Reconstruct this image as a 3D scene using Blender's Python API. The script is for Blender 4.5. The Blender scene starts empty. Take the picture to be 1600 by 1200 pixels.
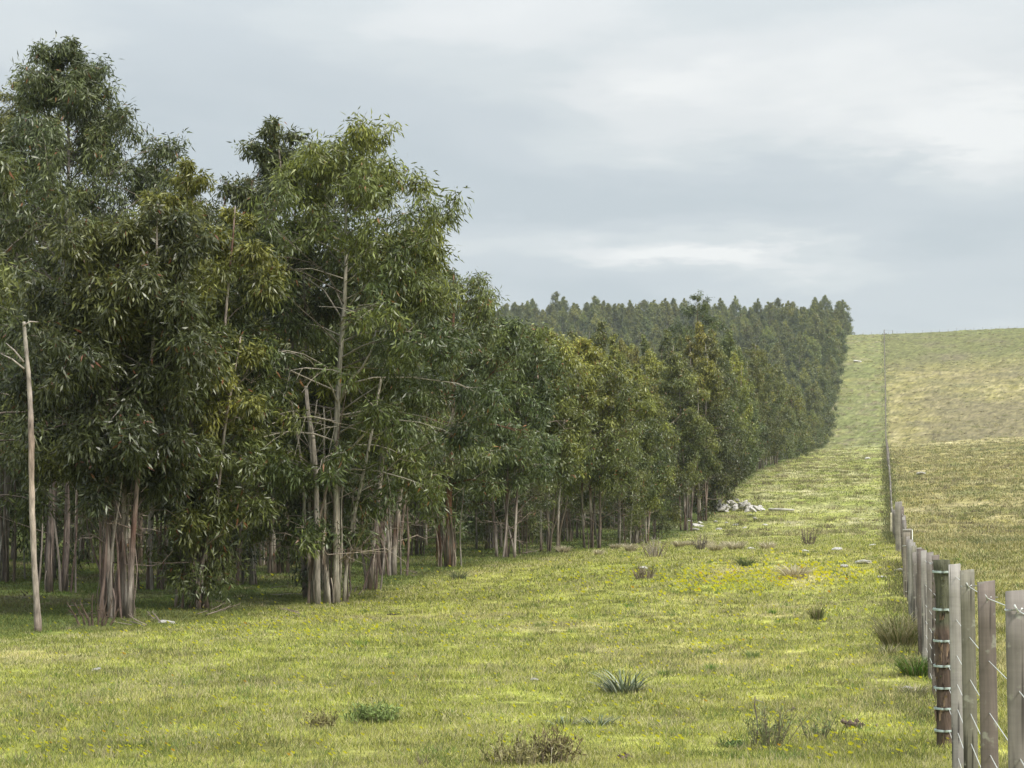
import bpy, math, numpy as np
from math import radians, sin, cos, tan, atan, pi

# ------------------------------------------------------------------ camera, world, sun, exposure
SC = bpy.context.scene
COL = SC.collection
FX = 3500.0                      # focal length in pixels of the 1600 px wide photograph
PITCH = atan(240 / FX)
YAW = atan(583 * cos(PITCH) / FX)
CAMZ = 1.36
cam_d = bpy.data.cameras.new('camera')
cam_d.sensor_width = 36.0
cam_d.lens = 36.0 * FX / 1600
cam_d.clip_start = 0.1
cam_d.clip_end = 5000
cam = bpy.data.objects.new('camera', cam_d)
COL.objects.link(cam)
cam.location = (0, 0, CAMZ)
cam.rotation_euler = (pi / 2 + PITCH, 0, YAW)
SC.camera = cam

SUN_EL, SUN_AZ = radians(48), radians(128)      # azimuth clockwise from +Y (the fence line)
world = bpy.data.worlds.new('World')
SC.world = world
world.use_nodes = True
wn, wl = world.node_tree.nodes, world.node_tree.links
wn.clear()


def N(nodes, kind, **kw):
    n = nodes.new(kind)
    for k, v in kw.items():
        if k == 'inp':
            for i, x in v.items():
                n.inputs[i].default_value = x
        else:
            setattr(n, k, v)
    return n


def ramp(nodes, stops, interp='LINEAR'):
    r = nodes.new('ShaderNodeValToRGB')
    r.color_ramp.interpolation = interp
    e = r.color_ramp.elements
    while len(e) < len(stops):
        e.new(0.5)
    for i, (p, c) in enumerate(stops):
        e[i].position = p
        e[i].color = (*c, 1) if len(c) == 3 else c
    return r


def build_world():
    out = N(wn, 'ShaderNodeOutputWorld')
    bg = N(wn, 'ShaderNodeBackground', inp={'Strength': 0.1})
    sky = N(wn, 'ShaderNodeTexSky', sky_type='NISHITA', sun_disc=False, sun_elevation=SUN_EL, sun_rotation=SUN_AZ)
    sky.air_density, sky.dust_density = 1.0, 2.0
    tc = N(wn, 'ShaderNodeTexCoord')
    sep = N(wn, 'ShaderNodeSeparateXYZ')
    wl.new(tc.outputs['Generated'], sep.inputs[0])
    # cloud sheet seen from below: divide the direction by its height
    hz = N(wn, 'ShaderNodeMath', operation='ADD', inp={1: 0.07})
    mx = N(wn, 'ShaderNodeMath', operation='MAXIMUM', inp={1: 0.0})
    wl.new(sep.outputs[2], mx.inputs[0])
    wl.new(mx.outputs[0], hz.inputs[0])
    dx = N(wn, 'ShaderNodeMath', operation='DIVIDE')
    dy = N(wn, 'ShaderNodeMath', operation='DIVIDE')
    wl.new(sep.outputs[0], dx.inputs[0]); wl.new(hz.outputs[0], dx.inputs[1])
    wl.new(sep.outputs[1], dy.inputs[0]); wl.new(hz.outputs[0], dy.inputs[1])
    cb = N(wn, 'ShaderNodeCombineXYZ')
    wl.new(dx.outputs[0], cb.inputs[0]); wl.new(dy.outputs[0], cb.inputs[1])
    mp = N(wn, 'ShaderNodeMapping', inp={'Location': (3.3, 1.1, 0), 'Scale': (0.62, 0.42, 1)})
    wl.new(cb.outputs[0], mp.inputs[0])
    n1 = N(wn, 'ShaderNodeTexNoise', inp={'Scale': 0.9, 'Detail': 6.0, 'Roughness': 0.48, 'Distortion': 0.35})
    n2 = N(wn, 'ShaderNodeTexNoise', inp={'Scale': 3.1, 'Detail': 5.0, 'Roughness': 0.5})
    wl.new(mp.outputs[0], n1.inputs['Vector']); wl.new(mp.outputs[0], n2.inputs['Vector'])
    mixn = N(wn, 'ShaderNodeMix', data_type='FLOAT', inp={0: 0.25})
    wl.new(n1.outputs[0], mixn.inputs[2]); wl.new(n2.outputs[0], mixn.inputs[3])
    r = ramp(wn, [(0.38, (4.35, 4.85, 5.18)), (0.47, (4.75, 5.2, 5.5)), (0.54, (5.3, 5.7, 5.88)), (0.60, (6.05, 6.3, 6.4)), (0.68, (6.95, 7.1, 7.08))])
    r.color_ramp.interpolation = 'EASE'
    for e in r.color_ramp.elements:
        c = e.color
        e.color = (c[0], c[1], c[2], 1)
    # broad banks and bright breaks of the overcast, placed by compass bearing and elevation
    def M(op, a, b=None, c=None):
        q = N(wn, 'ShaderNodeMath', operation=op)
        for i, v in enumerate((a, b, c)):
            if v is None: continue
            if isinstance(v, (int, float)): q.inputs[i].default_value = v
            else: wl.new(v, q.inputs[i])
        return q.outputs[0]
    az = M('ARCTAN2', sep.outputs[0], sep.outputs[1]); el = M('ARCSINE', sep.outputs[2])
    n3 = N(wn, 'ShaderNodeTexNoise', inp={'Scale': 7.0, 'Detail': 6.0, 'Roughness': 0.62})
    mp3 = N(wn, 'ShaderNodeMapping', inp={'Scale': (1, 1, 4.5)}); wl.new(tc.outputs['Generated'], mp3.inputs[0]); wl.new(mp3.outputs[0], n3.inputs['Vector'])
    wob = M('MULTIPLY_ADD', n3.outputs[0], 0.06, -0.03)
    azw = M('MULTIPLY_ADD', wob, 2.6, az); elw = M('ADD', el, wob)
    acc = mixn.outputs[0]
    for bx, by, wx, wy, amp in [(1090, 402, 150, 20, .14), (1120, 395, 300, 42, .05), (860, 375, 170, 30, .05), (1180, 285, 420, 45, -.085), (1560, 225, 170, 70, .13), (1330, 110, 260, 80, .05), (760, 50, 220, 80, .045),
                               (330, 110, 330, 90, -.045), (80, 115, 150, 50, .05), (1300, 430, 120, 20, .04), (1500, 360, 200, 35, -.04), (1000, 140, 150, 45, .055), (900, 300, 250, 30, -.03)]:
        a0 = math.atan((bx - 800) / FX) - YAW; e0 = (840 - by) / FX
        da = M('MULTIPLY', M('SUBTRACT', azw, a0), FX / wx); de = M('MULTIPLY', M('SUBTRACT', elw, e0), FX / wy)
        q = M('EXPONENT', M('MULTIPLY', M('ADD', M('MULTIPLY', da, da), M('MULTIPLY', de, de)), -1.0))
        acc = M('MULTIPLY_ADD', q, amp * 1.3, acc)
    wl.new(acc, r.inputs[0])
    # overcast: brighter overhead than near the horizon
    up = N(wn, 'ShaderNodeMapRange', inp={1: 0.20, 2: 0.9, 3: 1.0, 4: ZENITH})
    wl.new(sep.outputs[2], up.inputs[0])
    mul = N(wn, 'ShaderNodeVectorMath', operation='SCALE')
    wl.new(r.outputs[0], mul.inputs[0]); wl.new(up.outputs[0], mul.inputs['Scale'])
    mix = N(wn, 'ShaderNodeMix', data_type='RGBA', inp={0: 0.94})
    wl.new(sky.outputs[0], mix.inputs[6]); wl.new(mul.outputs[0], mix.inputs[7])
    wl.new(mix.outputs[2], bg.inputs[0])
    wl.new(bg.outputs[0], out.inputs[0])


ZENITH = 2.3
build_world()
sd = bpy.data.lights.new('sun', 'SUN')
sd.energy = 2.9
sd.angle = radians(10)
sd.color = (1.0, 0.95, 0.86)
sun = bpy.data.objects.new('sun', sd)
COL.objects.link(sun)
sv = np.array([sin(SUN_AZ) * cos(SUN_EL), cos(SUN_AZ) * cos(SUN_EL), sin(SUN_EL)])
sun.rotation_euler = (pi / 2 - SUN_EL, 0, pi - SUN_AZ)
sun.location = (30, -30, 60)
SC.view_settings.view_transform = 'Standard'
SC.view_settings.look = 'None'
SC.view_settings.exposure = 0.38
SC.view_settings.gamma = 1.0
SC.cycles.max_bounces = 6
SC.cycles.diffuse_bounces = 3
SC.cycles.glossy_bounces = 2
SC.cycles.transmission_bounces = 3
SC.cycles.volume_bounces = 1
SC.cycles.transparent_max_bounces = 6
SC.cycles.use_denoising = True

rng = np.random.default_rng(11)


# ------------------------------------------------------------------ noise and terrain
def _hash(ix, iy, seed):
    h = (ix.astype(np.int64) * 374761393 + iy.astype(np.int64) * 668265263 + seed * 974634777) & 0xFFFFFFFF
    h = ((h ^ (h >> 13)) * 1274126177) & 0xFFFFFFFF
    return ((h ^ (h >> 16)) & 0xFFFF) / 65535.0


def vnoise(x, y, seed=0):
    x = np.asarray(x, float); y = np.asarray(y, float)
    ix, iy = np.floor(x), np.floor(y)
    fx, fy = x - ix, y - iy
    fx = fx * fx * (3 - 2 * fx); fy = fy * fy * (3 - 2 * fy)
    a = _hash(ix, iy, seed); b = _hash(ix + 1, iy, seed); c = _hash(ix, iy + 1, seed); d = _hash(ix + 1, iy + 1, seed)
    return (a * (1 - fx) + b * fx) * (1 - fy) + (c * (1 - fx) + d * fx) * fy


def fbm(x, y, seed=0, oct=3):
    t, a, s = 0.0, 1.0, 0.0
    for k in range(oct):
        t = t + a * vnoise(x * 2 ** k, y * 2 ** k, seed + 17 * k); s += a; a *= 0.5
    return t / s


_yg = np.arange(-90, 1600, 1.0)
_YF = [-90, 0, 38, 46, 54, 86, 120, 134, 148, 205, 300, 362, 374, 390, 404, 430, 470, 540, 610, 640, 665, 760, 1000, 1600]
_ZF = [0, 0, .05, .55, 1.0, 1.15, 1.6, 2.6, 3.9, 7.5, 12.4, 15.8, 16.1, 16.6, 18.0, 22.3, 29.0, 42.0, 54.5, 58.8, 60.0, 60.5, 56, 30]
_YT = [-90, 0, 38, 46, 58, 86, 103, 120, 134, 148, 205, 300, 362, 374, 390, 404, 430, 470, 540, 610, 640, 665, 760, 1000, 1600]
_ZT = [0, 0, .03, .2, .6, .94, 1.07, 1.4, 2.5, 3.9, 7.5, 12.4, 15.5, 15.8, 16.2, 17.8, 22.1, 29.0, 42.0, 54.5, 58.8, 60.0, 60.5, 56, 30]
_k = np.exp(-0.5 * (np.arange(-9, 10) / 3.5) ** 2); _k /= _k.sum()
_zf = np.convolve(np.pad(np.interp(_yg, _YF, _ZF), 9, 'edge'), _k, 'valid')
_zt = np.convolve(np.pad(np.interp(_yg, _YT, _ZT), 9, 'edge'), _k, 'valid')


def height(x, y):
    x = np.asarray(x, float); y = np.asarray(y, float)
    f = np.interp(y, _yg, _zf); t = np.interp(y, _yg, _zt)
    w = np.clip(-x / 11.0, 0, 1); w = w * w * (3 - 2 * w)
    z = f * (1 - w) + t * w
    cr = np.interp(y, [0, 100, 200, 366, 500, 640, 1600], [0, 0, .03, .075, .04, .036, .03])
    z = z + np.where(x > 0, x, 0) * cr / (1 + np.maximum(x, 0) / 300.0)
    z = z + np.interp(y, [380, 640, 1600], [0, 1, 1]) * np.clip(-x - 12, 0, 200) * 0.018
    n = (fbm(x / 9.0, y / 9.0, 3, 2) - 0.5) * 0.16 * np.clip((y - 5) / 40, 0, 1)
    a = 0.07 + 0.20 * np.clip((y - 100) / 160, 0, 1) + 0.10 * np.clip(x / 6, 0, 1) * np.clip((y - 40) / 60, 0, 1)
    lump = fbm(x / 0.9, y / 0.9, 8, 2)
    mask = np.clip((fbm(x / 7.0, y / 5.0, 21, 2) - 0.38) * 4, 0.12, 1)
    n2 = np.clip(lump - 0.45, 0, 1) * 2.0 * a * mask
    # a low grassy bank along the foot of the fence
    bank = 0.10 * np.exp(-((x - 0.15) / 0.45) ** 2) * np.clip((y - 16) / 8, 0, 1) * fbm(x / .8, y / 1.6, 31, 2)
    return z + n + n2 + bank


def azi(px):
    """world azimuth (radians, + to the right of +Y) of a column of the photograph at the horizon"""
    return math.atan((px - 800) * cos(PITCH) / FX) - YAW


def spot(px, d):
    x = d * tan(azi(px))
    return x, d, float(height(x, d))


def project(x, y, z):
    z = z - CAMZ
    xr = x * cos(YAW) + y * sin(YAW)
    yr = -x * sin(YAW) + y * cos(YAW)
    f = yr * cos(PITCH) + z * sin(PITCH)
    u = -yr * sin(PITCH) + z * cos(PITCH)
    return 800 + FX * xr / f, 600 - FX * u / f


def ground_at(px, py):
    """where the ray through a pixel meets the ground"""
    a = azi(px)
    ys = np.concatenate([np.arange(9, 60, .05), np.arange(60, 700, .5)])
    xs = ys * tan(a)
    _, p = project(xs, ys, height(xs, ys))
    i = int(np.argmax(p <= py)) if (p <= py).any() else len(ys) - 1
    return float(xs[i]), float(ys[i]), float(height(xs[i], ys[i]))


# ------------------------------------------------------------------ mesh helpers
def np_mesh(name, V, loops, sizes, mats, color=None, smooth=False, midx=None):
    me = bpy.data.meshes.new(name)
    V = np.asarray(V, np.float32); loops = np.asarray(loops, np.int32); sizes = np.asarray(sizes, np.int32)
    me.vertices.add(len(V)); me.vertices.foreach_set('co', V.ravel())
    me.loops.add(len(loops)); me.loops.foreach_set('vertex_index', loops)
    me.polygons.add(len(sizes))
    starts = np.concatenate([[0], np.cumsum(sizes)[:-1]]).astype(np.int32)
    me.polygons.foreach_set('loop_start', starts)
    me.polygons.foreach_set('loop_total', sizes)
    if smooth:
        me.polygons.foreach_set('use_smooth', np.ones(len(sizes), bool))
    for m in mats:
        me.materials.append(m)
    if midx is not None:
        me.polygons.foreach_set('material_index', np.asarray(midx, np.int32))
    if color is not None:
        at = me.color_attributes.new('tint', 'FLOAT_COLOR', 'POINT')
        c = np.ones((len(V), 4), np.float32); c[:, :3] = color
        at.data.foreach_set('color', c.ravel())
    me.update(calc_edges=True)
    me.validate()
    return me


class MB:
    """collects vertices and faces of one mesh"""
    def __init__(s):
        s.v, s.l, s.n, s.c, s.cnt = [], [], [], [], 0

    def add(s, V, faces, color=(.3, .3, .3)):
        V = np.asarray(V, float).reshape(-1, 3)
        for f in faces:
            s.l.extend([i + s.cnt for i in f]); s.n.append(len(f))
        s.v.append(V); s.cnt += len(V)
        c = np.asarray(color, float)
        s.c.append(np.broadcast_to(c, (len(V), 3)) if c.ndim == 1 else c)

    def tube(s, P, R, sides=6, color=(.3, .3, .3), cap=True, rough=0.0, seed=0, flute=None):
        P = np.asarray(P, float); n = len(P)
        R = np.broadcast_to(np.asarray(R, float), (n,))
        T = np.gradient(P, axis=0); T /= np.linalg.norm(T, axis=1)[:, None] + 1e-9
        ref = np.array([1.0, 0, 0]) if abs(T[0][0]) < 0.8 else np.array([0, 1.0, 0])
        A = np.cross(T, ref); A /= np.linalg.norm(A, axis=1)[:, None] + 1e-9
        B = np.cross(T, A)
        th = np.arange(sides) * 2 * pi / sides
        rr = R[:, None] * np.ones(sides)[None]
        if rough:
            g = np.random.default_rng(seed)
            rr = rr * (1 + rough * (g.random((n, sides)) - .5) + rough * (g.random((1, sides)) - .5))
        if flute is not None:
            rr = rr * flute(np.linspace(0, 1, n)[:, None], th[None])
        V = P[:, None] + rr[..., None] * (np.cos(th)[None, :, None] * A[:, None] + np.sin(th)[None, :, None] * B[:, None])
        F = []
        for i in range(n - 1):
            for j in range(sides):
                k = (j + 1) % sides
                F.append((i * sides + j, i * sides + k, (i + 1) * sides + k, (i + 1) * sides + j))
        if cap:
            F.append(tuple(range((n - 1) * sides, n * sides)))
            F.append(tuple(reversed(range(sides))))
        c = np.asarray(color, float)
        if c.ndim == 2:
            c = np.repeat(c, sides, axis=0)
        s.add(V.reshape(-1, 3), F, c)

    def mesh(s, name, mats, smooth=True):
        return np_mesh(name, np.concatenate(s.v), s.l, s.n, mats, np.concatenate(s.c), smooth)


def link(name, me, parent=None, loc=None):
    o = bpy.data.objects.new(name, me)
    COL.objects.link(o)
    if parent is not None:
        o.parent = parent
    if loc is not None:
        o.location = loc
    return o


def tag(o, label=None, cat=None, group=None, kind=None):
    if label: o['label'] = label
    if cat: o['category'] = cat
    if group: o['group'] = group
    if kind: o['kind'] = kind
    return o


def thing(name, label, cat, loc=(0, 0, 0), rz=0.0, group=None):
    o = bpy.data.objects.new(name, None)
    o.empty_display_size = 0.3
    COL.objects.link(o)
    o.location = loc; o.rotation_euler = (0, 0, rz)
    return tag(o, label, cat, group)


def copy_thing(root, loc, rz=0.0, sc=1.0, label=None, group=None):
    r = root.copy(); COL.objects.link(r)
    r.location = loc; r.rotation_euler = (0, 0, rz); r.scale = (sc, sc, sc) if np.isscalar(sc) else sc
    if label: r['label'] = label
    if group: r['group'] = group
    for ch in list(root.children):
        c = ch.copy(); COL.objects.link(c); c.parent = r
    return r


# ------------------------------------------------------------------ materials
def mat(name, rough=0.8, spec=0.3):
    m = bpy.data.materials.new(name); m.use_nodes = True
    nt = m.node_tree
    b = nt.nodes['Principled BSDF']
    b.inputs['Roughness'].default_value = rough
    b.inputs['Specular IOR Level'].default_value = spec
    return m, nt.nodes, nt.links, b


def tinted(name, rough, spec, noise_scale=6.0, lo=0.75, hi=1.25, bump=0.0, bscale=30.0, translucent=0.0, stretch=None, rand=0.0, detail=3.0):
    m, n, l, b = mat(name, rough, spec)
    at = N(n, 'ShaderNodeAttribute', attribute_name='tint')
    tc = N(n, 'ShaderNodeTexCoord')
    vec = tc.outputs['Object']
    if stretch:
        mp = N(n, 'ShaderNodeMapping', inp={'Scale': stretch}); l.new(vec, mp.inputs[0]); vec = mp.outputs[0]
    nz = N(n, 'ShaderNodeTexNoise', inp={'Scale': noise_scale, 'Detail': detail}); l.new(vec, nz.inputs['Vector'])
    mr = N(n, 'ShaderNodeMapRange', inp={1: 0.3, 2: 0.7, 3: lo, 4: hi}); l.new(nz.outputs[0], mr.inputs[0])
    val = mr.outputs[0]
    if rand:
        oi = N(n, 'ShaderNodeObjectInfo')
        r2 = N(n, 'ShaderNodeMapRange', inp={3: 1 - rand, 4: 1 + rand}); l.new(oi.outputs['Random'], r2.inputs[0])
        mm = N(n, 'ShaderNodeMath', operation='MULTIPLY'); l.new(val, mm.inputs[0]); l.new(r2.outputs[0], mm.inputs[1]); val = mm.outputs[0]
    mx = N(n, 'ShaderNodeVectorMath', operation='SCALE'); l.new(at.outputs['Color'], mx.inputs[0]); l.new(val, mx.inputs['Scale'])
    col = mx.outputs[0]
    if rand:
        hs = N(n, 'ShaderNodeHueSaturation')
        h2 = N(n, 'ShaderNodeMath', operation='MULTIPLY', inp={1: 7.31}); l.new(oi.outputs['Random'], h2.inputs[0])
        h3 = N(n, 'ShaderNodeMath', operation='FRACT'); l.new(h2.outputs[0], h3.inputs[0])
        h4 = N(n, 'ShaderNodeMapRange', inp={3: 0.477, 4: 0.51}); l.new(h3.outputs[0], h4.inputs[0])
        l.new(h4.outputs[0], hs.inputs['Hue']); l.new(col, hs.inputs['Color']); col = hs.outputs[0]
    l.new(col, b.inputs['Base Color'])
    if bump:
        bz = N(n, 'ShaderNodeTexNoise', inp={'Scale': bscale, 'Detail': 5.0, 'Roughness': 0.6}); l.new(vec, bz.inputs['Vector'])
        bp = N(n, 'ShaderNodeBump', inp={'Strength': 1.0, 'Distance': bump}); l.new(bz.outputs[0], bp.inputs['Height']); l.new(bp.outputs[0], b.inputs['Normal'])
    if translucent:
        tr = N(n, 'ShaderNodeBsdfTranslucent'); ms = N(n, 'ShaderNodeMixShader', inp={0: translucent})
        l.new(col, tr.inputs[0]); l.new(b.outputs[0], ms.inputs[1]); l.new(tr.outputs[0], ms.inputs[2])
        l.new(ms.outputs[0], n['Material Output'].inputs[0])
    return m


M_LEAF = tinted('eucalyptus leaf', 0.38, 0.5, 0.7, 0.78, 1.22, translucent=0.25, rand=0.26)
M_BARK = tinted('eucalyptus bark', 0.85, 0.2, 5.0, 0.55, 1.35, bump=0.02, bscale=9.0, stretch=(6, 6, 1.0), rand=0.12)
M_BLADE = tinted('grass blade', 0.6, 0.2, 0.6, 0.88, 1.12, translucent=0.3)
M_TWIG = tinted('dry twig', 0.9, 0.1, 8, 0.8, 1.2)
M_STONE = tinted('pale stone', 0.9, 0.2, 5, 0.6, 1.15, bump=0.03, bscale=8)
M_CLOD = tinted('dark clod', 0.95, 0.1, 30, 0.5, 1.4, bump=0.01, bscale=60)
M_FLOWER = tinted('yellow petal', 0.6, 0.2, 3, 0.9, 1.1, translucent=0.2)
M_STRAP = tinted('strap leaf', 0.45, 0.4, 4, 0.8, 1.2, translucent=0.15)


def wood_mat():
    m, n, l, b = mat('weathered timber', 0.88, 0.15)
    at = N(n, 'ShaderNodeAttribute', attribute_name='tint')
    tc = N(n, 'ShaderNodeTexCoord')
    mp = N(n, 'ShaderNodeMapping', inp={'Scale': (34, 34, 1.3)}); l.new(tc.outputs['Object'], mp.inputs[0])
    g = N(n, 'ShaderNodeTexNoise', inp={'Scale': 1.2, 'Detail': 6, 'Roughness': .6}); l.new(mp.outputs[0], g.inputs['Vector'])
    mp2 = N(n, 'ShaderNodeMapping', inp={'Scale': (5, 5, 60)}); l.new(tc.outputs['Object'], mp2.inputs[0])
    sw = N(n, 'ShaderNodeTexNoise', inp={'Scale': 1.0, 'Detail': 3}); l.new(mp2.outputs[0], sw.inputs['Vector'])
    bl = N(n, 'ShaderNodeTexNoise', inp={'Scale': 5.0, 'Detail': 4}); l.new(tc.outputs['Object'], bl.inputs['Vector'])
    r1 = N(n, 'ShaderNodeMapRange', inp={1: .3, 2: .7, 3: .78, 4: 1.18}); l.new(g.outputs[0], r1.inputs[0])
    r2 = N(n, 'ShaderNodeMapRange', inp={1: .3, 2: .7, 3: .93, 4: 1.05}); l.new(sw.outputs[0], r2.inputs[0])
    r3 = N(n, 'ShaderNodeMapRange', inp={1: .3, 2: .7, 3: .75, 4: 1.25}); l.new(bl.outputs[0], r3.inputs[0])
    a = N(n, 'ShaderNodeMath', operation='MULTIPLY'); l.new(r1.outputs[0], a.inputs[0]); l.new(r2.outputs[0], a.inputs[1])
    a2 = N(n, 'ShaderNodeMath', operation='MULTIPLY'); l.new(a.outputs[0], a2.inputs[0]); l.new(r3.outputs[0], a2.inputs[1])
    mp3 = N(n, 'ShaderNodeMapping', inp={'Scale': (42, 42, 1.6), 'Location': (3, 1, 0)}); l.new(tc.outputs['Object'], mp3.inputs[0])
    ck = N(n, 'ShaderNodeTexNoise', inp={'Scale': 1.0, 'Detail': 2}); l.new(mp3.outputs[0], ck.inputs['Vector'])
    c1 = N(n, 'ShaderNodeMapRange', inp={1: .60, 2: .67, 3: 1.0, 4: .38}); l.new(ck.outputs[0], c1.inputs[0])
    a3 = N(n, 'ShaderNodeMath', operation='MULTIPLY'); l.new(a2.outputs[0], a3.inputs[0]); l.new(c1.outputs[0], a3.inputs[1])
    v0 = N(n, 'ShaderNodeVectorMath', operation='SCALE'); l.new(at.outputs['Color'], v0.inputs[0]); l.new(a3.outputs[0], v0.inputs['Scale'])
    li = N(n, 'ShaderNodeTexNoise', inp={'Scale': 26.0, 'Detail': 5}); l.new(tc.outputs['Object'], li.inputs['Vector'])
    l1 = N(n, 'ShaderNodeMapRange', inp={1: .60, 2: .70, 3: 0, 4: .7}); l.new(li.outputs[0], l1.inputs[0])
    v = N(n, 'ShaderNodeMix', data_type='RGBA', inp={7: (.33, .33, .27, 1)}); l.new(l1.outputs[0], v.inputs[0]); l.new(v0.outputs[0], v.inputs[6])
    l.new(v.outputs[2], b.inputs['Base Color'])
    bp = N(n, 'ShaderNodeBump', inp={'Strength': .7, 'Distance': .004}); l.new(a.outputs[0], bp.inputs['Height']); l.new(bp.outputs[0], b.inputs['Normal'])
    return m


M_WOOD = wood_mat()
M_WIRE, _n, _l, _b = mat('galvanised wire', 0.42, 0.5)
_b.inputs['Base Color'].default_value = (.70, .71, .68, 1); _b.inputs['Metallic'].default_value = 0.25
M_BAND, _n, _l, _b = mat('wire wrap', 0.5, 0.5)
_b.inputs['Base Color'].default_value = (.46, .54, .51, 1); _b.inputs['Metallic'].default_value = 0.25


# ------------------------------------------------------------------ ground
def ground_color(x, y):
    """the turf's own colour, patch by patch (linear)"""
    G = np.array
    n1 = fbm(x / 6.0, y / 9.0, 41, 3); n2 = fbm(x / 1.7, y / 3.0, 51, 3); n3 = fbm(x / 22.0, y / 30.0, 61, 3)
    green = G([.285, .30, .068]); lime = G([.37, .36, .095]); olive = G([.345, .31, .115]); straw = G([.53, .465, .25])
    brown = G([.18, .15, .095]); hgreen = G([.165, .178, .068]); heath = G([.205, .178, .108]); wood = G([.085, .115, .034])
    def mixc(a, b, t):
        t = np.clip(t, 0, 1)[..., None]
        return a * (1 - t) + b * t
    c = mixc(np.broadcast_to(green, x.shape + (3,)), lime, np.clip((n1 - .40) * 3, 0, .7))
    c = mixc(c, olive, (n2 - .50) * 2.2)
    c = mixc(c, straw, (n2 - .66) * 5 * .6)
    # farther: rougher, straw-tipped tussock pasture
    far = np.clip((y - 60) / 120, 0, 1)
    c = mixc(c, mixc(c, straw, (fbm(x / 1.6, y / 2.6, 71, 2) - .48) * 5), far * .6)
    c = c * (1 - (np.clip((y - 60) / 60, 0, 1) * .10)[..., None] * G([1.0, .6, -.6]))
    hill = np.clip((y - 385) / 20, 0, 1)
    hc = mixc(mixc(np.broadcast_to(hgreen * .95, x.shape + (3,)), olive * .8, (n1 - .5) * 2), brown, (n2 - .58) * 4)
    c = mixc(c, hc, hill * .85)
    # right paddock: browner
    right = np.clip((x - .3) / .8, 0, 1)
    rc = mixc(mixc(np.broadcast_to(olive * .85, x.shape + (3,)), straw * .85, (n2 - .5) * 3 + .15), hgreen, (n1 - .5) * 3)
    near_r = np.clip((70 - y) / 40, 0, 1)
    rc = mixc(rc, c, near_r * .6)
    hr = mixc(np.broadcast_to(heath, x.shape + (3,)), brown, (n2 - .45) * 3)
    band = .75 * np.clip((y - 340) / 60, 0, 1) * np.clip((545 + 90 * (n3 - .5) * 2 + 60 * (n1 - .5) - y) / 80, 0, 1) * np.clip((x - 1) / 14 + 1.4 * (n1 - .35), 0, 1)
    up = np.clip((y - 520) / 40, 0, 1)
    rc = mixc(rc, hr, band)
    rc = mixc(rc, mixc(np.broadcast_to(hgreen * .95, x.shape + (3,)), heath, (n1 - .55) * 3 + .15), up * .85)
    rc = mixc(rc, hgreen * 1.15, np.clip((y - 605) / 20, 0, 1) * .7)
    sb = np.exp(-((y - 352) / 16) ** 2) * np.clip(x / 12 + .1, 0, 1) * (.5 + n2)
    rc = mixc(rc, straw * 1.0, sb)
    rc = rc * G([.88, .865, .82])
    c = mixc(c, rc, right)
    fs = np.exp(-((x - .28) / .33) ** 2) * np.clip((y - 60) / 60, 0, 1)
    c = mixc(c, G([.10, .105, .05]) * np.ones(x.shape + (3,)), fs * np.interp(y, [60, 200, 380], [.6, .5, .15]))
    nf = fbm(x / .22, y / .34, 141, 2)[..., None]; nm = fbm(x / .8, y / 1.0, 151, 2)[..., None]
    c = c * (.45 + 1.10 * nf) * (.60 + .80 * nm)
    # under the trees: their shade painted into the turf colour, plus brown litter
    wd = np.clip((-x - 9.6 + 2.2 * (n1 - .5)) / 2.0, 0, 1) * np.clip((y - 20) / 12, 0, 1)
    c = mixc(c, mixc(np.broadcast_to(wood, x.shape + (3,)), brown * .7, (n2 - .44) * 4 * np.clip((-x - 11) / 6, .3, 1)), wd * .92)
    return c


def ground_mat():
    m, n, l, b = mat('pasture turf', 0.92, 0.12)
    at = N(n, 'ShaderNodeAttribute', attribute_name='tint')
    tc = N(n, 'ShaderNodeTexCoord')
    a = N(n, 'ShaderNodeTexNoise', inp={'Scale': 2.4, 'Detail': 8, 'Roughness': .68}); l.new(tc.outputs['Object'], a.inputs['Vector'])
    c = N(n, 'ShaderNodeTexNoise', inp={'Scale': 14, 'Detail': 5, 'Roughness': .6}); l.new(tc.outputs['Object'], c.inputs['Vector'])
    r = N(n, 'ShaderNodeMapRange', inp={1: .32, 2: .7, 3: .58, 4: 1.42}); l.new(a.outputs[0], r.inputs[0])
    r2 = N(n, 'ShaderNodeMapRange', inp={1: .3, 2: .7, 3: .7, 4: 1.3}); l.new(c.outputs[0], r2.inputs[0])
    mm = N(n, 'ShaderNodeMath', operation='MULTIPLY'); l.new(r.outputs[0], mm.inputs[0]); l.new(r2.outputs[0], mm.inputs[1])
    v = N(n, 'ShaderNodeVectorMath', operation='SCALE'); l.new(at.outputs['Color'], v.inputs[0]); l.new(mm.outputs[0], v.inputs['Scale'])
    l.new(v.outputs[0], b.inputs['Base Color'])
    bp = N(n, 'ShaderNodeBump', inp={'Strength': 1, 'Distance': .12}); l.new(a.outputs[0], bp.inputs['Height']); l.new(bp.outputs[0], b.inputs['Normal'])
    return m


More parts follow.
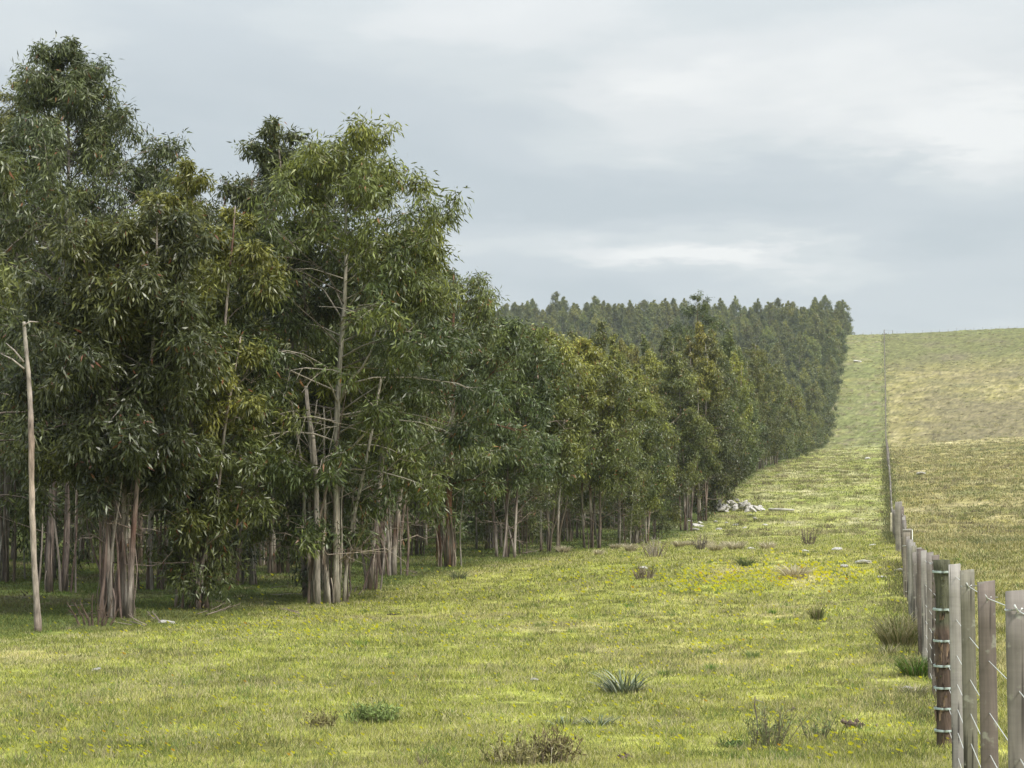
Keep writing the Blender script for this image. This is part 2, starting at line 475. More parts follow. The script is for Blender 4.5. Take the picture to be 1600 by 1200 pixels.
def build_ground():
    ys = [-80, -60, -40, -25, -15, -8, -3, 0, 2, 4, 6, 8, 9, 10]
    y = 10.0
    while y < 700:
        y += max(0.07, 0.0052 * y) if y < 400 else 2.0
        ys.append(y)
    ys += list(np.linspace(y + 10, 1500, 24))
    ys = np.array(ys)
    s = np.concatenate([np.linspace(-1, -.55, 24)[:-1], np.linspace(-.55, .16, 760), np.linspace(.16, 1, 40)[1:]])
    W = 30 + .85 * np.maximum(ys, 0)
    Y, S = np.meshgrid(ys, s, indexing='ij')
    X = S * W[:, None]
    Z = height(X, Y)
    V = np.stack([X, Y, Z], -1).reshape(-1, 3)
    ny, nx = X.shape
    i = np.arange(ny - 1)[:, None] * nx + np.arange(nx - 1)[None]
    Fq = np.stack([i, i + 1, i + nx + 1, i + nx], -1).reshape(-1, 4)
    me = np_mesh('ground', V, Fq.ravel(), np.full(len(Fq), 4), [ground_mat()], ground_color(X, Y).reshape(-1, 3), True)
    tag(link('ground', me), kind='structure')


build_ground()


def blades_mesh(name, P, H, Wd, C, lean=0.7, seed=3):
    g = np.random.default_rng(seed); n = len(P)
    a = g.random(n) * 2 * pi; le = g.random(n) ** .7 * lean
    D = np.stack([np.cos(a) * le, np.sin(a) * le, np.ones(n)], -1); D /= np.linalg.norm(D, axis=1)[:, None]
    b = g.random(n) * pi
    S = np.stack([np.cos(b), np.sin(b), np.zeros(n)], -1)
    V = np.empty((n, 3, 3))
    V[:, 0] = P - S * Wd[:, None] / 2
    V[:, 1] = P + S * Wd[:, None] / 2
    V[:, 2] = P + D * H[:, None]
    Cc = np.repeat(C, 3, axis=0)
    return np_mesh(name, V.reshape(-1, 3), np.arange(3 * n), np.full(n, 3), [M_BLADE], Cc)


def build_grass():
    n = 1900000
    g = np.random.default_rng(5)
    d = 11.0 * np.exp(g.random(n) ** 1.3 * np.log(360 / 11.0))
    px = np.where(g.random(n) < .8, g.uniform(-100, 1720, n), g.uniform(-1500, 2500, n))
    x = d * np.tan(np.arctan((px - 800) / FX) - YAW); y = d
    cl = fbm(x / .35, y / .5, 91, 2)
    keep = g.random(n) < np.clip((cl - .25) * 3.4, .3, 1)
    x, y, d = x[keep], y[keep], d[keep]
    n = len(x)
    z = height(x, y) - .004
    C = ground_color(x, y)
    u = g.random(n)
    dry = vnoise(x / .5, y / .9, 77)
    base = C * (.7 + .85 * g.random(n)[:, None])
    pale = np.array([.56, .51, .27]) * (.6 + .5 * g.random(n)[:, None])
    lime = np.array([.45, .46, .11]) * (.7 + .5 * g.random(n)[:, None])
    dark = np.array([.12, .165, .045]) * (.7 + .6 * g.random(n)[:, None])
    shade = np.clip((-x - 9.5) / 2, 0, 1) * np.clip((y - 20) / 12, 0, 1)  # blades under the trees coloured darker, the wood's shade painted in
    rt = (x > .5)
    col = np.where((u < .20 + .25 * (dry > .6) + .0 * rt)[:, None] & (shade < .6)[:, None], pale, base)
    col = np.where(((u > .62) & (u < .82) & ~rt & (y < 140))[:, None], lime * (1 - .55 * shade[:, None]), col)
    col = np.where((u > .84)[:, None], dark, col)
    s = (d / 13.0)
    lush = .6 + .8 * fbm(x / 1.4, y / 1.8, 99, 2)
    Hh = np.minimum(.036 * s ** .42, .11) * (.5 + g.random(n)) * lush * (1 + .5 * (x > .4))
    Wd = np.minimum(.0065 * s ** .95, .11) * (.7 + .6 * g.random(n))
    # taller tufts and weeds grown through the turf
    nt = 3600; td = 12.5 * np.exp(g.random(nt) * np.log(75 / 12.5)); tp = g.uniform(-100, 1500, nt); tx = td * np.tan(np.arctan((tp - 800) / FX) - YAW)
    kt = fbm(tx / 3.0, td / 4.0, 201, 2) > .47; tx, td = tx[kt], td[kt]; nt = len(tx); per = 34
    ix = np.repeat(np.arange(nt), per); big = g.uniform(.5, 1.6, nt)[ix]
    tc_ = np.array([(.14, .18, .05), (.30, .30, .12), (.20, .24, .06), (.42, .37, .22), (.17, .15, .08), (.15, .23, .05)])[g.integers(0, 6, nt)][ix] * g.uniform(.6, 1.35, nt * per)[:, None]
    X2 = tx[ix] + g.normal(0, .055, nt * per) * big; Y2 = td[ix] + g.normal(0, .055, nt * per) * big
    x = np.concatenate([x, X2]); y = np.concatenate([y, Y2]); z = np.concatenate([z, height(X2, Y2) - .004])
    Hh = np.concatenate([Hh, g.uniform(.03, .085, nt * per) * big]); Wd = np.concatenate([Wd, .0055 * np.maximum(td[ix] / 16, 1)]); col = np.concatenate([col, tc_])
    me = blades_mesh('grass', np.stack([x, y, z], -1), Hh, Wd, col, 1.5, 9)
    tag(link('grass', me), kind='stuff', label='short grazed yellow-green pasture grass')


build_grass()


# clover-like low leaves and yellow flowers
def build_flowers():
    g = np.random.default_rng(15)
    pts = []
    for (px, py, sx, sy, k) in [(1200, 903, 80, 11, 400), (1090, 915, 70, 14, 180), (1280, 900, 50, 10, 120), (930, 905, 60, 12, 60), (150, 1185, 120, 18, 60),
                                (900, 985, 500, 30, 170), (560, 990, 90, 10, 70), (1230, 1140, 160, 40, 60), (400, 985, 90, 9, 90),
                                (1130, 1010, 30, 8, 30), (700, 1080, 600, 90, 620), (800, 960, 500, 40, 320), (1150, 1110, 200, 60, 120), (250, 1130, 200, 50, 160), (60, 1170, 60, 30, 40), (1350, 1180, 70, 20, 60), (1180, 870, 140, 20, 60)]:
        a = np.stack([g.normal(px, sx, k), g.normal(py, sy, k)], -1)
        pts.append(a)
    pts = np.concatenate(pts)
    mb = MB()
    for (px, py) in pts:
        if py < 862 or py > 1195 or px > 1560: continue
        x, d, z = ground_at(px, py); z += g.uniform(.02, .07) + max(0, d - 25) * .0012
        r = g.uniform(.008, .019) * (1 + max(0, d - 18) / 22)
        a0 = g.random() * pi
        c = np.array([.88, .82, .06]) * g.uniform(.85, 1.1)
        if g.random() < .02: c = np.array([.8, .42, .04])
        V = [(x + r * (1 if j % 2 == 0 else .55) * cos(a0 + j * pi / 5), d + r * (1 if j % 2 == 0 else .55) * sin(a0 + j * pi / 5), z + (r * .35 if j % 2 == 0 else 0) + r * .5 * sin(a0 + j * pi / 5 + 3.6)) for j in range(10)]
        mb.add(V + [(x, d, z - r * .3)], [(j, (j + 1) % 10, 10) for j in range(10)], c)
        mb.add([(x - .001, d, z - .06), (x + .001, d, z - .06), (x, d, z - r * .3)], [(0, 1, 2)], (.15, .2, .05))
    tag(link('wild_flowers', mb.mesh('wild_flowers', [M_FLOWER], False)), kind='stuff', label='scattered small yellow pasture flowers')


build_flowers()


# ------------------------------------------------------------------ trees
def unit(v):
    return v / (np.linalg.norm(v, axis=-1, keepdims=True) + 1e-9)


def make_leaves(name, T, D, per, L, Wl, spread, col, g, tsc=None):
    """T tips, D twig directions, col tint per tip"""
    n = len(T) * per
    idx = np.repeat(np.arange(len(T)), per)
    t = g.random(n)[:, None]
    tsc = np.ones(len(T)) if tsc is None else tsc
    spread = spread * tsc[idx][:, None]
    P = T[idx] - D[idx] * t * spread * 2.2 + g.normal(0, 1, (n, 3)) * spread * .62
    A = unit(D[idx] * .25 + unit(P - T[idx]) * .55 + g.normal(0, .38, (n, 3)) + np.array([0, 0, -.62]))
    B = unit(np.cross(A, g.normal(0, 1, (n, 3))))
    Nn = np.cross(A, B)
    ll = L * (.55 + .45 * tsc[idx][:, None]) * g.uniform(.6, 1.25, n)[:, None]; ww = Wl * g.uniform(.7, 1.2, n)[:, None]
    bend = g.uniform(-.12, .16, n)[:, None] * ll
    V = np.empty((n, 4, 3))
    V[:, 0] = P
    V[:, 1] = P + A * ll * .42 + B * ww * .5 + Nn * bend
    V[:, 2] = P + A * ll + B * bend * .8
    V[:, 3] = P + A * ll * .42 - B * ww * .5 + Nn * bend
    c = col[idx] * (.55 + 1.0 * g.random(n) ** 1.3)[:, None]
    r = g.random(n)
    c = np.where((r < .012)[:, None], np.array([.26, .12, .05]), c)
    c = np.where((r > .955)[:, None], np.array([.26, .29, .19]), c)
    return np_mesh(name, V.reshape(-1, 3), np.arange(4 * n), np.full(n, 4), [M_LEAF], np.repeat(c, 4, axis=0))


TREE_STATS = []
DARK = np.array([.060, .082, .024]); MID = np.array([.130, .155, .040]); OLIVE = np.array([.245, .250, .045]); GLAUC = np.array([.105, .125, .080])


def grow(seed, H, R, cb=.22, stems=((0, 0, 0, 0, 1.0, .11),), limbs=46, sub=5, per=50, L=.155, Wl=.032, spread=.16, tint=(.5, .3, .2), top_yellow=.5, env_pow=.62,
         low_twigs=14, front_gap=(), bright=1.0, thin=.18, sides=7, bark=(.215, .18, .15), pale=.35, gap=None, reach=1.0, skirt=0):
    """a plantation eucalyptus: stems (base x, base y, top dx, top dy, share of height, radius), crown envelope radius R; returns two meshes"""
    g = np.random.default_rng(seed)
    mb = MB()
    tips, dirs, hs, scs = [], [], [], []
    bark = np.array(bark)
    ns = len(stems)
    for si, (bx, by, tx, ty, hf, r0) in enumerate(stems):
        h = H * hf
        n = 15
        t = np.linspace(0, 1, n)
        ph = g.random(4) * 6.28
        wob = .06 * H / 9 * np.stack([np.sin(t * 5 + ph[0]) + .5 * np.sin(t * 11 + ph[1]), np.cos(t * 4.3 + ph[2]) + .5 * np.sin(t * 9 + ph[3])], -1) * np.minimum(t * 4, 1)[:, None]
        P = np.stack([bx + tx * t ** 1.15, by + ty * t ** 1.15, h * t], -1)
        P[:, :2] += wob
        P[0, 2] -= .15
        rad = r0 * .52 * (1 - t) ** .75 + .012
        rad[0] *= 1.3; 
        cc = np.empty((n, 3))
        for k in range(n):
            f = g.random()
            cc[k] = bark * (1 - pale * t[k]) + np.array([.42, .37, .31]) * pale * t[k]
            if f < pale and 0 < k: cc[k] = np.array([.40, .36, .30]) * g.uniform(.8, 1.15)
            elif f > .84: cc[k] = np.array([.15, .095, .065])
        mb.tube(P, rad, sides, cc, rough=.22, seed=seed + si)
        # loose strips of bark at the foot and hanging in the lower third
        if sides >= 7:
            for k in range(16):
                t0 = g.uniform(.0, .30); a = g.random() * 6.28; ln = g.uniform(.35, 1.3)
                c = np.array([np.interp(t0, t, P[:, i]) for i in range(3)]); rr = float(np.interp(t0, t, rad)) * 1.08
                p0 = c + np.array([cos(a) * rr, sin(a) * rr, ln * .5]); p1 = c + np.array([cos(a) * (rr + g.uniform(0, .06)), sin(a) * (rr + .03), -ln * .3])
                p1[2] = max(p1[2], .02)
                w = np.array([-sin(a), cos(a), 0]) * g.uniform(.006, .016)
                tc = bark * g.uniform(.6, 1.7) if g.random() < .8 else np.array([.34, .29, .23])
                pm = (p0 + p1) / 2 + np.array([cos(a), sin(a), 0]) * g.uniform(0, .05)
                mb.add([p0 - w, p0 + w, pm - w, pm + w, p1 - w * .4, p1 + w * .4], [(0, 1, 3, 2), (2, 3, 5, 4)], tc)
        nl = int(limbs * .82) if si == 0 else max(5, int(limbs * .42 * hf ** 1.6))
        for k in range(nl):
            u = ((k + .5) / nl)
            tt = cb + (.99 - cb) * u ** .86
            # envelope
            e = (1 - tt) ** (env_pow * .82) * (.55 + .45 * min(1, (tt - cb) / .2)) * 1.55
            a = k * 2.399 + g.normal(0, .35) + si * 1.3
            ln = R * e * g.uniform(.68, 1.18) * hf ** .5 * (reach if si == 0 else .8)
            if g.random() < thin * .6: continue
            ln = max(ln, .33 if tt < .8 else .14); msc = float(np.clip(ln / .75, .38, 1))
            s0 = np.array([np.interp(tt, t, P[:, i]) for i in range(3)])
            el = radians(g.uniform(28, 58)) if tt > .5 else radians(g.uniform(12, 45))
            m = 5
            q = np.linspace(0, 1, m)
            dh = np.array([cos(a), sin(a)])
            lp = np.empty((m, 3))
            lp[:, :2] = s0[:2] + dh * (q * ln)[:, None] + g.normal(0, .03 * ln, (m, 2)) * (q > 0)[:, None]
            lp[:, 2] = s0[2] + ln * (tan(el) * q * .75 - .38 * q * q)
            rl = max(.007, float(np.interp(tt, t, rad)) * .42)
            lc = bark * .8 if g.random() > pale * .9 else np.array([.34, .30, .25])
            mb.tube(lp, rl * (1 - q * .75), 4 if sides >= 7 else 3, lc, cap=False)
            for j in range(sub):
                uq = g.uniform(.3, 1.0) if j else 1.0
                b0 = np.array([np.interp(uq, q, lp[:, i]) for i in range(3)])
                d0 = unit(lp[-1] - lp[-2])
                dd = unit(d0 * .7 + g.normal(0, .55, 3) + np.array([0, 0, .15]))
                sl = (np.clip(ln * .38, .25, .95) * g.uniform(.6, 1.2) if j else .25) * msc
                b1 = b0 + dd * sl * .5; b2 = b0 + dd * sl + np.array([0, 0, -.10 * sl])
                mb.tube([b0, b1, b2], [rl * .35 + .003, rl * .25 + .003, .004], 3, lc * .9, cap=False)
                for v in (.7, .95, 1.1):
                    if g.random() < thin + (.35 if tt > .93 else 0): continue
                    tips.append(b0 + (b2 - b0) * v + g.normal(0, .055, 3) * msc); dirs.append(dd); hs.append(tt); scs.append(msc)
    if sides >= 5:                  # thin secondary stems springing from the same stool
        for k in range(7 if sides >= 7 else 4):
            q = np.linspace(0, 1, 8); o0 = g.normal(0, .20, 2); sw_ = g.normal(0, .30, 2); hh_ = H * g.uniform(.22, .5)
            P = np.stack([o0[0] + sw_[0] * q ** 1.3 + .03 * np.sin(q * 7 + k), o0[1] + sw_[1] * q ** 1.3, hh_ * q - .1 * (q == 0)], -1)
            tcol = (np.array([.15, .115, .09]) if g.random() < .7 else np.array([.27, .24, .20])) * g.uniform(.7, 1.25, (8, 1))
            mb.tube(P, .036 * (1 - q * .7) * g.uniform(.6, 1.2), 5, tcol, cap=False, rough=.2, seed=seed + 50 + k)
    for k in range(skirt):          # leafy suckers near the ground
        a = g.random() * 6.28; r = g.uniform(.1, .45) * R; z = g.uniform(.35, H * cb * 1.1)
        b0 = np.array([0, 0, z * .5]); b2 = np.array([cos(a) * r, sin(a) * r, z])
        mb.tube([b0, (b0 + b2) / 2 + np.array([0, 0, .1]), b2], [.012, .008, .004], 3, bark * .8, cap=False)
        for v in range(3):
            tips.append(b2 + g.normal(0, .14, 3)); dirs.append(unit(b2 - b0)); hs.append(.1); scs.append(1.0)
    for k in range(low_twigs):      # dead bare twigs under the crown
        a = g.random() * 6.28; z = g.uniform(.08, cb + .25) * H; ln = R * g.uniform(.25, .8)
        st = stems[k % ns]; tz = z / (H * st[4])
        s0 = np.array([st[0] + st[2] * tz ** 1.15, st[1] + st[3] * tz ** 1.15, z]); e = np.array([cos(a), sin(a), g.uniform(-.1, .9)])
        p = [s0, s0 + e * ln * .4 + g.normal(0, .05, 3), s0 + e * ln * .75 + g.normal(0, .07, 3), s0 + e * ln + np.array([0, 0, -.12 * ln])]
        tcol = np.array([.27, .22, .18]) * g.uniform(.6, 1.5)
        mb.tube(p, [.014, .010, .007, .003], 3, tcol, cap=False)
        for m in range(4):
            i0 = p[1 + m % 3]; mb.tube([i0, i0 + unit(e + g.normal(0, .6, 3)) * ln * .3], [.006, .002], 3, tcol, cap=False)
    T = np.array(tips); D = np.array(dirs); hh = np.array(hs); tsc = np.array(scs)
    if gap is not None:             # a window through the crown
        for (gx, gz, gr) in gap:
            k = (np.hypot(T[:, 0] - gx, (T[:, 2] - gz)) > gr); T, D, hh, tsc = T[k], D[k], hh[k], tsc[k]
    for (gx, gz, gr_) in front_gap:
        k = (np.hypot(T[:, 0] - gx, T[:, 2] - gz) > gr_) | (T[:, 1] > .15); T, D, hh, tsc = T[k], D[k], hh[k], tsc[k]
    cl = fbm(T[:, 0] * .9 + seed, T[:, 2] * .9 + T[:, 1] * .7, seed, 2)
    ty = np.clip((hh - .55) * 1.6, 0, 1) * top_yellow + np.clip((cl - .58) * 4, 0, 1) * .5 * top_yellow
    w = np.clip((cl - .35) * 2.5, 0, 1)[:, None]
    base = DARK * (1 - w) + MID * w
    base = base * (1 - tint[2]) + GLAUC * tint[2]
    ty = np.clip(ty * tint[1] * 2 + g.normal(0, .08, len(T)), 0, 1)[:, None]
    base = base * (1 - ty) + OLIVE * ty
    base = base * g.uniform(.8, 1.2, len(T))[:, None]
    crown = make_leaves('crown', T, D, per, L, Wl, spread, base * bright, g, tsc)
    TREE_STATS.append(len(T) * per)
    return mb.mesh('trunk', [M_BARK]), crown


def tree_thing(meshes, label, loc, rz=0.0, group=None, sc=1.0, cat='tree'):
    o = thing('eucalyptus_tree', label, cat, loc, rz, group)
    o.scale = (sc, sc, sc)
    link('trunk', meshes[0], o); link('crown', meshes[1], o)
    return o


# the trees at the near corner of the wood, one by one
def near(px, d, top, label, R, seed, rz=0.0, **kw):
    R *= 1.12
    x, y, z = spot(px, d)
    tx, ty_ = top
    yt = d
    # height so that the tip reaches the photograph's row
    zt = CAMZ + (840 - ty_) / FX * d * 1.004
    H = zt - z
    dx = (tx - px) / FX * d
    kw.setdefault('stems', ((0, 0, dx, 0, 1.0, .12),))
    st = tuple((a, b, (c if c is not None else dx), e, f, r) for (a, b, c, e, f, r) in kw.pop('stems'))
    o = tree_thing(grow(seed, H, R, stems=st, **kw), label, (x, y, z), rz, 'tall eucalyptus trees at the near corner of the wood')
    if kw.get('gap') is None: pass
    print('near', label[:40], 'base', [round(v) for v in project(x, y, z)], 'top', [round(v) for v in project(x + dx, y, z + H)])
    return o


near(88, 45, (112, 22), 'tallest eucalyptus with thin grey-green pointed top, behind the bare dead pole', 2.5, 141, cb=.30, limbs=130, sub=5, per=48, tint=(.4, .12, .25), top_yellow=.25, thin=.1,
     stems=((-.15, 0, None, 0, 1.0, .13), (.12, .2, .2, .3, .72, .08)), pale=.25, gap=((.54, 7.7, .3), (.42, 6.9, .28), (.1, 6.5, .2)), env_pow=.92)
near(180, 35.3, (205, 300), 'multi-stemmed eucalyptus with a thick bundle of peeling stems, beside the dead pole', 1.35, 102, cb=.34, limbs=60, sub=5, per=70, tint=(.5, .3, .1), top_yellow=.45,
     stems=((-.2, 0, None, 0, .95, .10), (-.05, .12, .55, .2, .9, .08), (.12, .1, -.5, .3, .85, .09), (.28, -.05, .5, -.2, 1.0, .07), (0, -.15, -.3, -.2, .8, .07)), low_twigs=34, bark=(.20, .16, .13))
near(302, 38.8, (287, 228), 'eucalyptus with yellowing top and leafy suckers hiding its foot', 1.35, 103, cb=.26, limbs=64, sub=5, per=70, tint=(.4, .6, .05), top_yellow=.95,
     stems=((-.3, 0, .1, .1, .85, .06), (0, 0, None, 0, 1.0, .10), (.22, .1, .4, .1, .9, .07), (.1, -.15, .9, -.2, .6, .05)), low_twigs=30, skirt=34)
near(495, 43.2, (440, 172), 'forked eucalyptus with feathery pale top over a clump of twisted stems', 1.45, 104, cb=.30, limbs=64, sub=5, per=64, tint=(.4, .3, .25), top_yellow=.4, thin=.2,
     stems=((-.2, 0, None, 0, 1.0, .085), (-.05, .1, -.9, .2, .8, .06), (.02, -.1, -.3, -.2, .75, .06)), low_twigs=26, skirt=16, gap=((-.06, 6.3, .42), (-.1, 5.7, .3)), front_gap=tuple((-.2, z_, .25) for z_ in np.arange(2.5, 4.6, .35)))
near(527, 41.2, (538, 198), 'broad eucalyptus with smooth pale trunk showing through its open crown', 1.95, 105, cb=.27, limbs=76, sub=5, per=68, tint=(.45, .6, .08), top_yellow=.8, env_pow=.55,
     stems=((0, 0, .1, 0, 1.0, .105), (.1, .15, 1.1, .3, .8, .05), (-.22, .08, -.5, .3, .5, .06), (-.40, .12, -.8, .2, .55, .05), (-.12, -.08, -.25, .1, .42, .055), (-.5, .2, -.2, .3, .4, .05)), low_twigs=56, pale=.85, gap=((-.45, 6.2, .45), (-.5, 5.6, .3), (.2, 6.3, .22)), front_gap=tuple((.04, z_, .33) for z_ in np.arange(2.6, 6.0, .35)) + tuple((-.5, z_, .26) for z_ in np.arange(2.7, 4.6, .3)))
near(577, 46.5, (640, 345), 'leaning eucalyptus with a straight thin stem and small ring of roots', 1.25, 106, cb=.38, limbs=50, sub=5, per=64, tint=(.5, .4, .1), top_yellow=.55,
     stems=((0, 0, None, 0, 1.0, .085), (.12, .05, .3, .2, .8, .045)), low_twigs=26, pale=.4)
near(704, 58, (705, 418), 'eucalyptus with shaggy reddish-brown trunk at the corner of the wood', 1.7, 107, cb=.26, limbs=60, sub=6, per=48, L=.165, Wl=.031, tint=(.5, .4, .12), top_yellow=.5,
     stems=((0, 0, None, 0, 1.0, .17), (-.3, .2, -.6, .3, .8, .07)), low_twigs=26, bark=(.20, .09, .06), pale=.1)
near(615, 53, (660, 400), 'eucalyptus with a pale peeling foot, behind the small ringed stem', 1.2, 108, cb=.30, limbs=50, sub=5, per=46, L=.165, Wl=.031, tint=(.5, .3, .15), top_yellow=.35,
     stems=((0, 0, None, 0, 1.0, .12), (-.25, 0, -.2, .2, .7, .06)), pale=.5)
near(10, 50, (20, 85), 'tall eucalyptus with light green feathery top, cut by the edge of the view', 1.5, 109, cb=.28, limbs=60, sub=5, per=56, L=.16, Wl=.03, tint=(.4, .5, .1), top_yellow=.7,
     stems=((0, 0, None, 0, 1.0, .13), (-.4, .1, -.3, 0, .85, .09)))
near(235, 47, (240, 235), 'eucalyptus rising between the tallest one and the yellow-topped one', 1.6, 110, cb=.28, limbs=60, sub=5, per=50, L=.16, Wl=.03, tint=(.5, .3, .1), top_yellow=.35,
     stems=((0, 0, None, 0, 1.0, .12), (.3, .1, .3, 0, .85, .07)))
near(372, 49, (392, 262), 'slim eucalyptus with olive top behind the forked pale one', 1.35, 111, cb=.30, limbs=54, sub=5, per=48, L=.16, Wl=.03, tint=(.5, .55, .1), top_yellow=.8,
     stems=((0, 0, None, 0, 1.0, .10), (.3, .1, .3, 0, .85, .07)), skirt=14)
MIDS = []
for (px_, d_, tp_, lab_, r_, sd_, kw_) in [
        (790, 70, (797, 500), 'tall slender eucalyptus with dark crown, nearest of the front row after the shaggy red trunk', 1.7, 120, dict(cb=.36, tint=(.5, .3, .1), top_yellow=.4)),
        (858, 79, (852, 515), 'eucalyptus with light green rounded top in the front row, second past the shaggy red trunk', 1.5, 121, dict(cb=.38, tint=(.5, .6, .05), top_yellow=.7)),
        (925, 86, (915, 528), 'broad bushy eucalyptus with bright green pointed crown and a pale split foot', 2.1, 122, dict(cb=.27, tint=(.4, .6, .0), top_yellow=.8, env_pow=.8)),
        (1002, 103, (987, 576), 'yellowish conical eucalyptus with several brown stems, shorter than its neighbours', 1.75, 123, dict(cb=.36, tint=(.3, .9, .0), top_yellow=1.0, env_pow=.8)),
        (1072, 124, (1058, 552), 'narrow olive-brown eucalyptus forked at the foot, just before the stone heap', 1.5, 124, dict(cb=.27, tint=(.6, .5, .05), top_yellow=.4)),
        (1108, 150, (1122, 585), 'rounded dark eucalyptus rising straight behind the stone heap', 1.55, 125, dict(cb=.26, tint=(.5, .3, .05), top_yellow=.5, env_pow=.7)),
        (1090, 172, (1094, 462), 'tallest dark eucalyptus standing out above the middle of the wood', 2.7, 126, dict(cb=.15, tint=(.5, .15, .15), top_yellow=.25, env_pow=.6)),
        (1188, 205, (1184, 540), 'tall green eucalyptus at the wood edge where the slope begins', 2.5, 127, dict(cb=.10, tint=(.4, .5, .05), top_yellow=.7, env_pow=.8))]:
    o_ = near(px_, d_, tp_, lab_, r_ * .88, sd_, limbs=84, sub=5, per=34, L=.18, Wl=.042, spread=.15, bright=1.15, sides=6, low_twigs=26, pale=.3, bark=(.19, .155, .125),
              stems=((0, 0, None, 0, 1.0, .10), (-.3, .1, -.4, .2, .85, .07), (.3, -.1, .4, .2, .8, .07)), **kw_)
    MIDS.append((o_.location.x, o_.location.y))
near(-55, 38, (-40, 210), 'eucalyptus beyond the view beside the bare dead pole', 1.7, 112, cb=.22, limbs=50, sub=5, per=32, L=.2, Wl=.038, tint=(.5, .3, .1))

# plantation trees copied from these kinds
variants = []
for k in range(9):
    g = np.random.default_rng(300 + k)
    ns = int(g.integers(2, 6))
    st = tuple((float(g.normal(0, .18)) if ns > 1 else 0., float(g.normal(0, .15)) if ns > 1 else 0., float(g.normal(0, .35)), float(g.normal(0, .35)), 1.0 if i == 0 else float(g.uniform(.7, .95)), float(g.uniform(.05, .10))) for i in range(ns))
    variants.append(grow(200 + k, 9.0, float(g.uniform(1.55, 2.15)), cb=[.14, .26, .32, .18, .24, .30, .10, .08, .14][k], stems=st, skirt=[5, 0, 7, 0, 4, 9, 16, 16, 12][k], limbs=66, sub=5, per=34, L=.18, Wl=.043, spread=.15, env_pow=float(g.uniform(.9, 1.25)),
                         tint=(.5, [.5, .15, .65, .3, .8, .1, .45, .35, .9][k], [.1, .3, .05, .15, 0, .35, .1, .2, 0][k]), top_yellow=[.8, .4, 1.0, .6, 1.0, .3, .7, .5, 1.0][k], low_twigs=30, sides=5, bright=1.18,
                         bark=[(.19, .165, .14), (.16, .135, .115), (.19, .14, .11)][k % 3], pale=.32))
far_variants = []
for k in range(5):
    far_variants.append(grow(400 + k, 9.0, [1.9, 2.2, 1.7, 2.0, 1.8][k], cb=.05, limbs=50, sub=3, per=26, L=.30, Wl=.09, spread=.24, env_pow=[.95, 1.15, .85, 1.05, 1.2][k],
                             tint=(.5, [.3, .5, .2, .6, .4][k], .12), top_yellow=.75, bright=1.25, low_twigs=0, sides=4, stems=((0, 0, 0, 0, 1, .13),), thin=.1))
for v in variants + far_variants:
    v[0].name, v[1].name = 'trunk', 'crown'

# planting grid
rows, gr = [], np.random.default_rng(77)
for k in range(42):
    L0 = 11.7 + 3.7 * k
    for y in np.arange(50 + gr.uniform(0, 3), 690, 4.1):
        x = -(L0 + gr.normal(0, .7)); yy = y + gr.normal(0, .9)
        rows.append((x, yy, k))
R_ = np.array(rows)
x, y, kk = R_.T
px, _ = project(x, y, height(x, y))
hz_ = height(x, y)
Ht = (8.2 + 3.4 * gr.random(len(x)) + np.clip((y - 90) / 60, 0, 1) * np.clip((370 - y) / 60, 0, 1) * 1.0 + np.clip((y - 400) / 60, 0, 1) * (4.6 * gr.random(len(x)) ** 2 - 2.8)) * (1 - .14 * (kk == 0) * (y < 135))
# the open corner: keep the view free between the near trees and the first row of the wood
ok = (px > -170) & (px < 1420) & ~((y < 60) & (kk < 1)) & (gr.random(len(x)) > .07 + .42 * (y > 390))
ok &= ~((y < 64) & (px > 600) & (kk < 2))
for mx_, my_ in MIDS:
    ok &= np.hypot(x - mx_, (y - my_) * .6) > 2.2
x, y, kk, px, Ht, hz_ = [a[ok] for a in (x, y, kk, px, Ht, hz_)]
# silhouette heights of the first rows where the photograph shows them
_sk = [(-170, 190), (0, 210), (60, 270), (200, 290), (250, 310), (330, 345), (352, 385), (380, 320), (440, 330), (465, 480), (515, 480), (545, 330), (600, 345), (680, 430), (740, 505), (800, 515), (860, 510), (905, 488), (950, 515),
       (1000, 510), (1050, 500), (1092, 476), (1125, 500), (1180, 535), (1220, 575), (1270, 640), (1400, 700)]
cap = np.interp(px, [a for a, b in _sk], [b for a, b in _sk]) + 55 * gr.random(len(px)) ** 1.3 * np.clip(px / 300, .5, 1)
cap = np.where((kk == 0) & (y < 135) & (px > 740), np.interp(px, [740, 790, 860, 915, 950, 985, 1030, 1060, 1100], [470, 520, 540, 535, 580, 585, 575, 560, 540]) + 20 * gr.normal(0, 1, len(px)), cap)
lim = (CAMZ + (840 - cap) / FX * y) - hz_
Ht = np.where(y < 375, np.minimum(Ht, lim), Ht)
Ht = np.clip(Ht, 5.2, 14)
top_el = (hz_ + Ht - CAMZ) / y
order = np.argsort(y)
bins = np.full(400, -1.0); vis = np.zeros(len(x))
for i in order:
    b = int(np.clip((px[i] + 200) / 1700 * 400, 0, 399)); hw = max(1, int(1.3 / y[i] * FX / 4.25))
    sl = slice(max(0, b - hw), min(400, b + hw + 1))
    low = np.sort(bins[sl])[len(bins[sl]) // 3]
    vis[i] = top_el[i] - low
    bins[sl] = np.maximum(bins[sl], top_el[i] - .35 / y[i])
keep = (vis > -.006) | ((kk <= 4) & (y < 140)) | (kk <= 1)
x, y, kk, px, Ht, hz_, vis = [a[keep] for a in (x, y, kk, px, Ht, hz_, vis)]
show = np.clip(vis + .012, .002, .08) * Ht / y * np.where(kk == 0, 4, np.where(kk <= 2, 1.6, 1)) / np.where((px < 700) & (y > 90), 6, 1)
rank = np.argsort(-show)
print('plantation trees', len(x))
N_IND = 276
proto = {}
ind, rest = rank[:N_IND], rank[N_IND:]


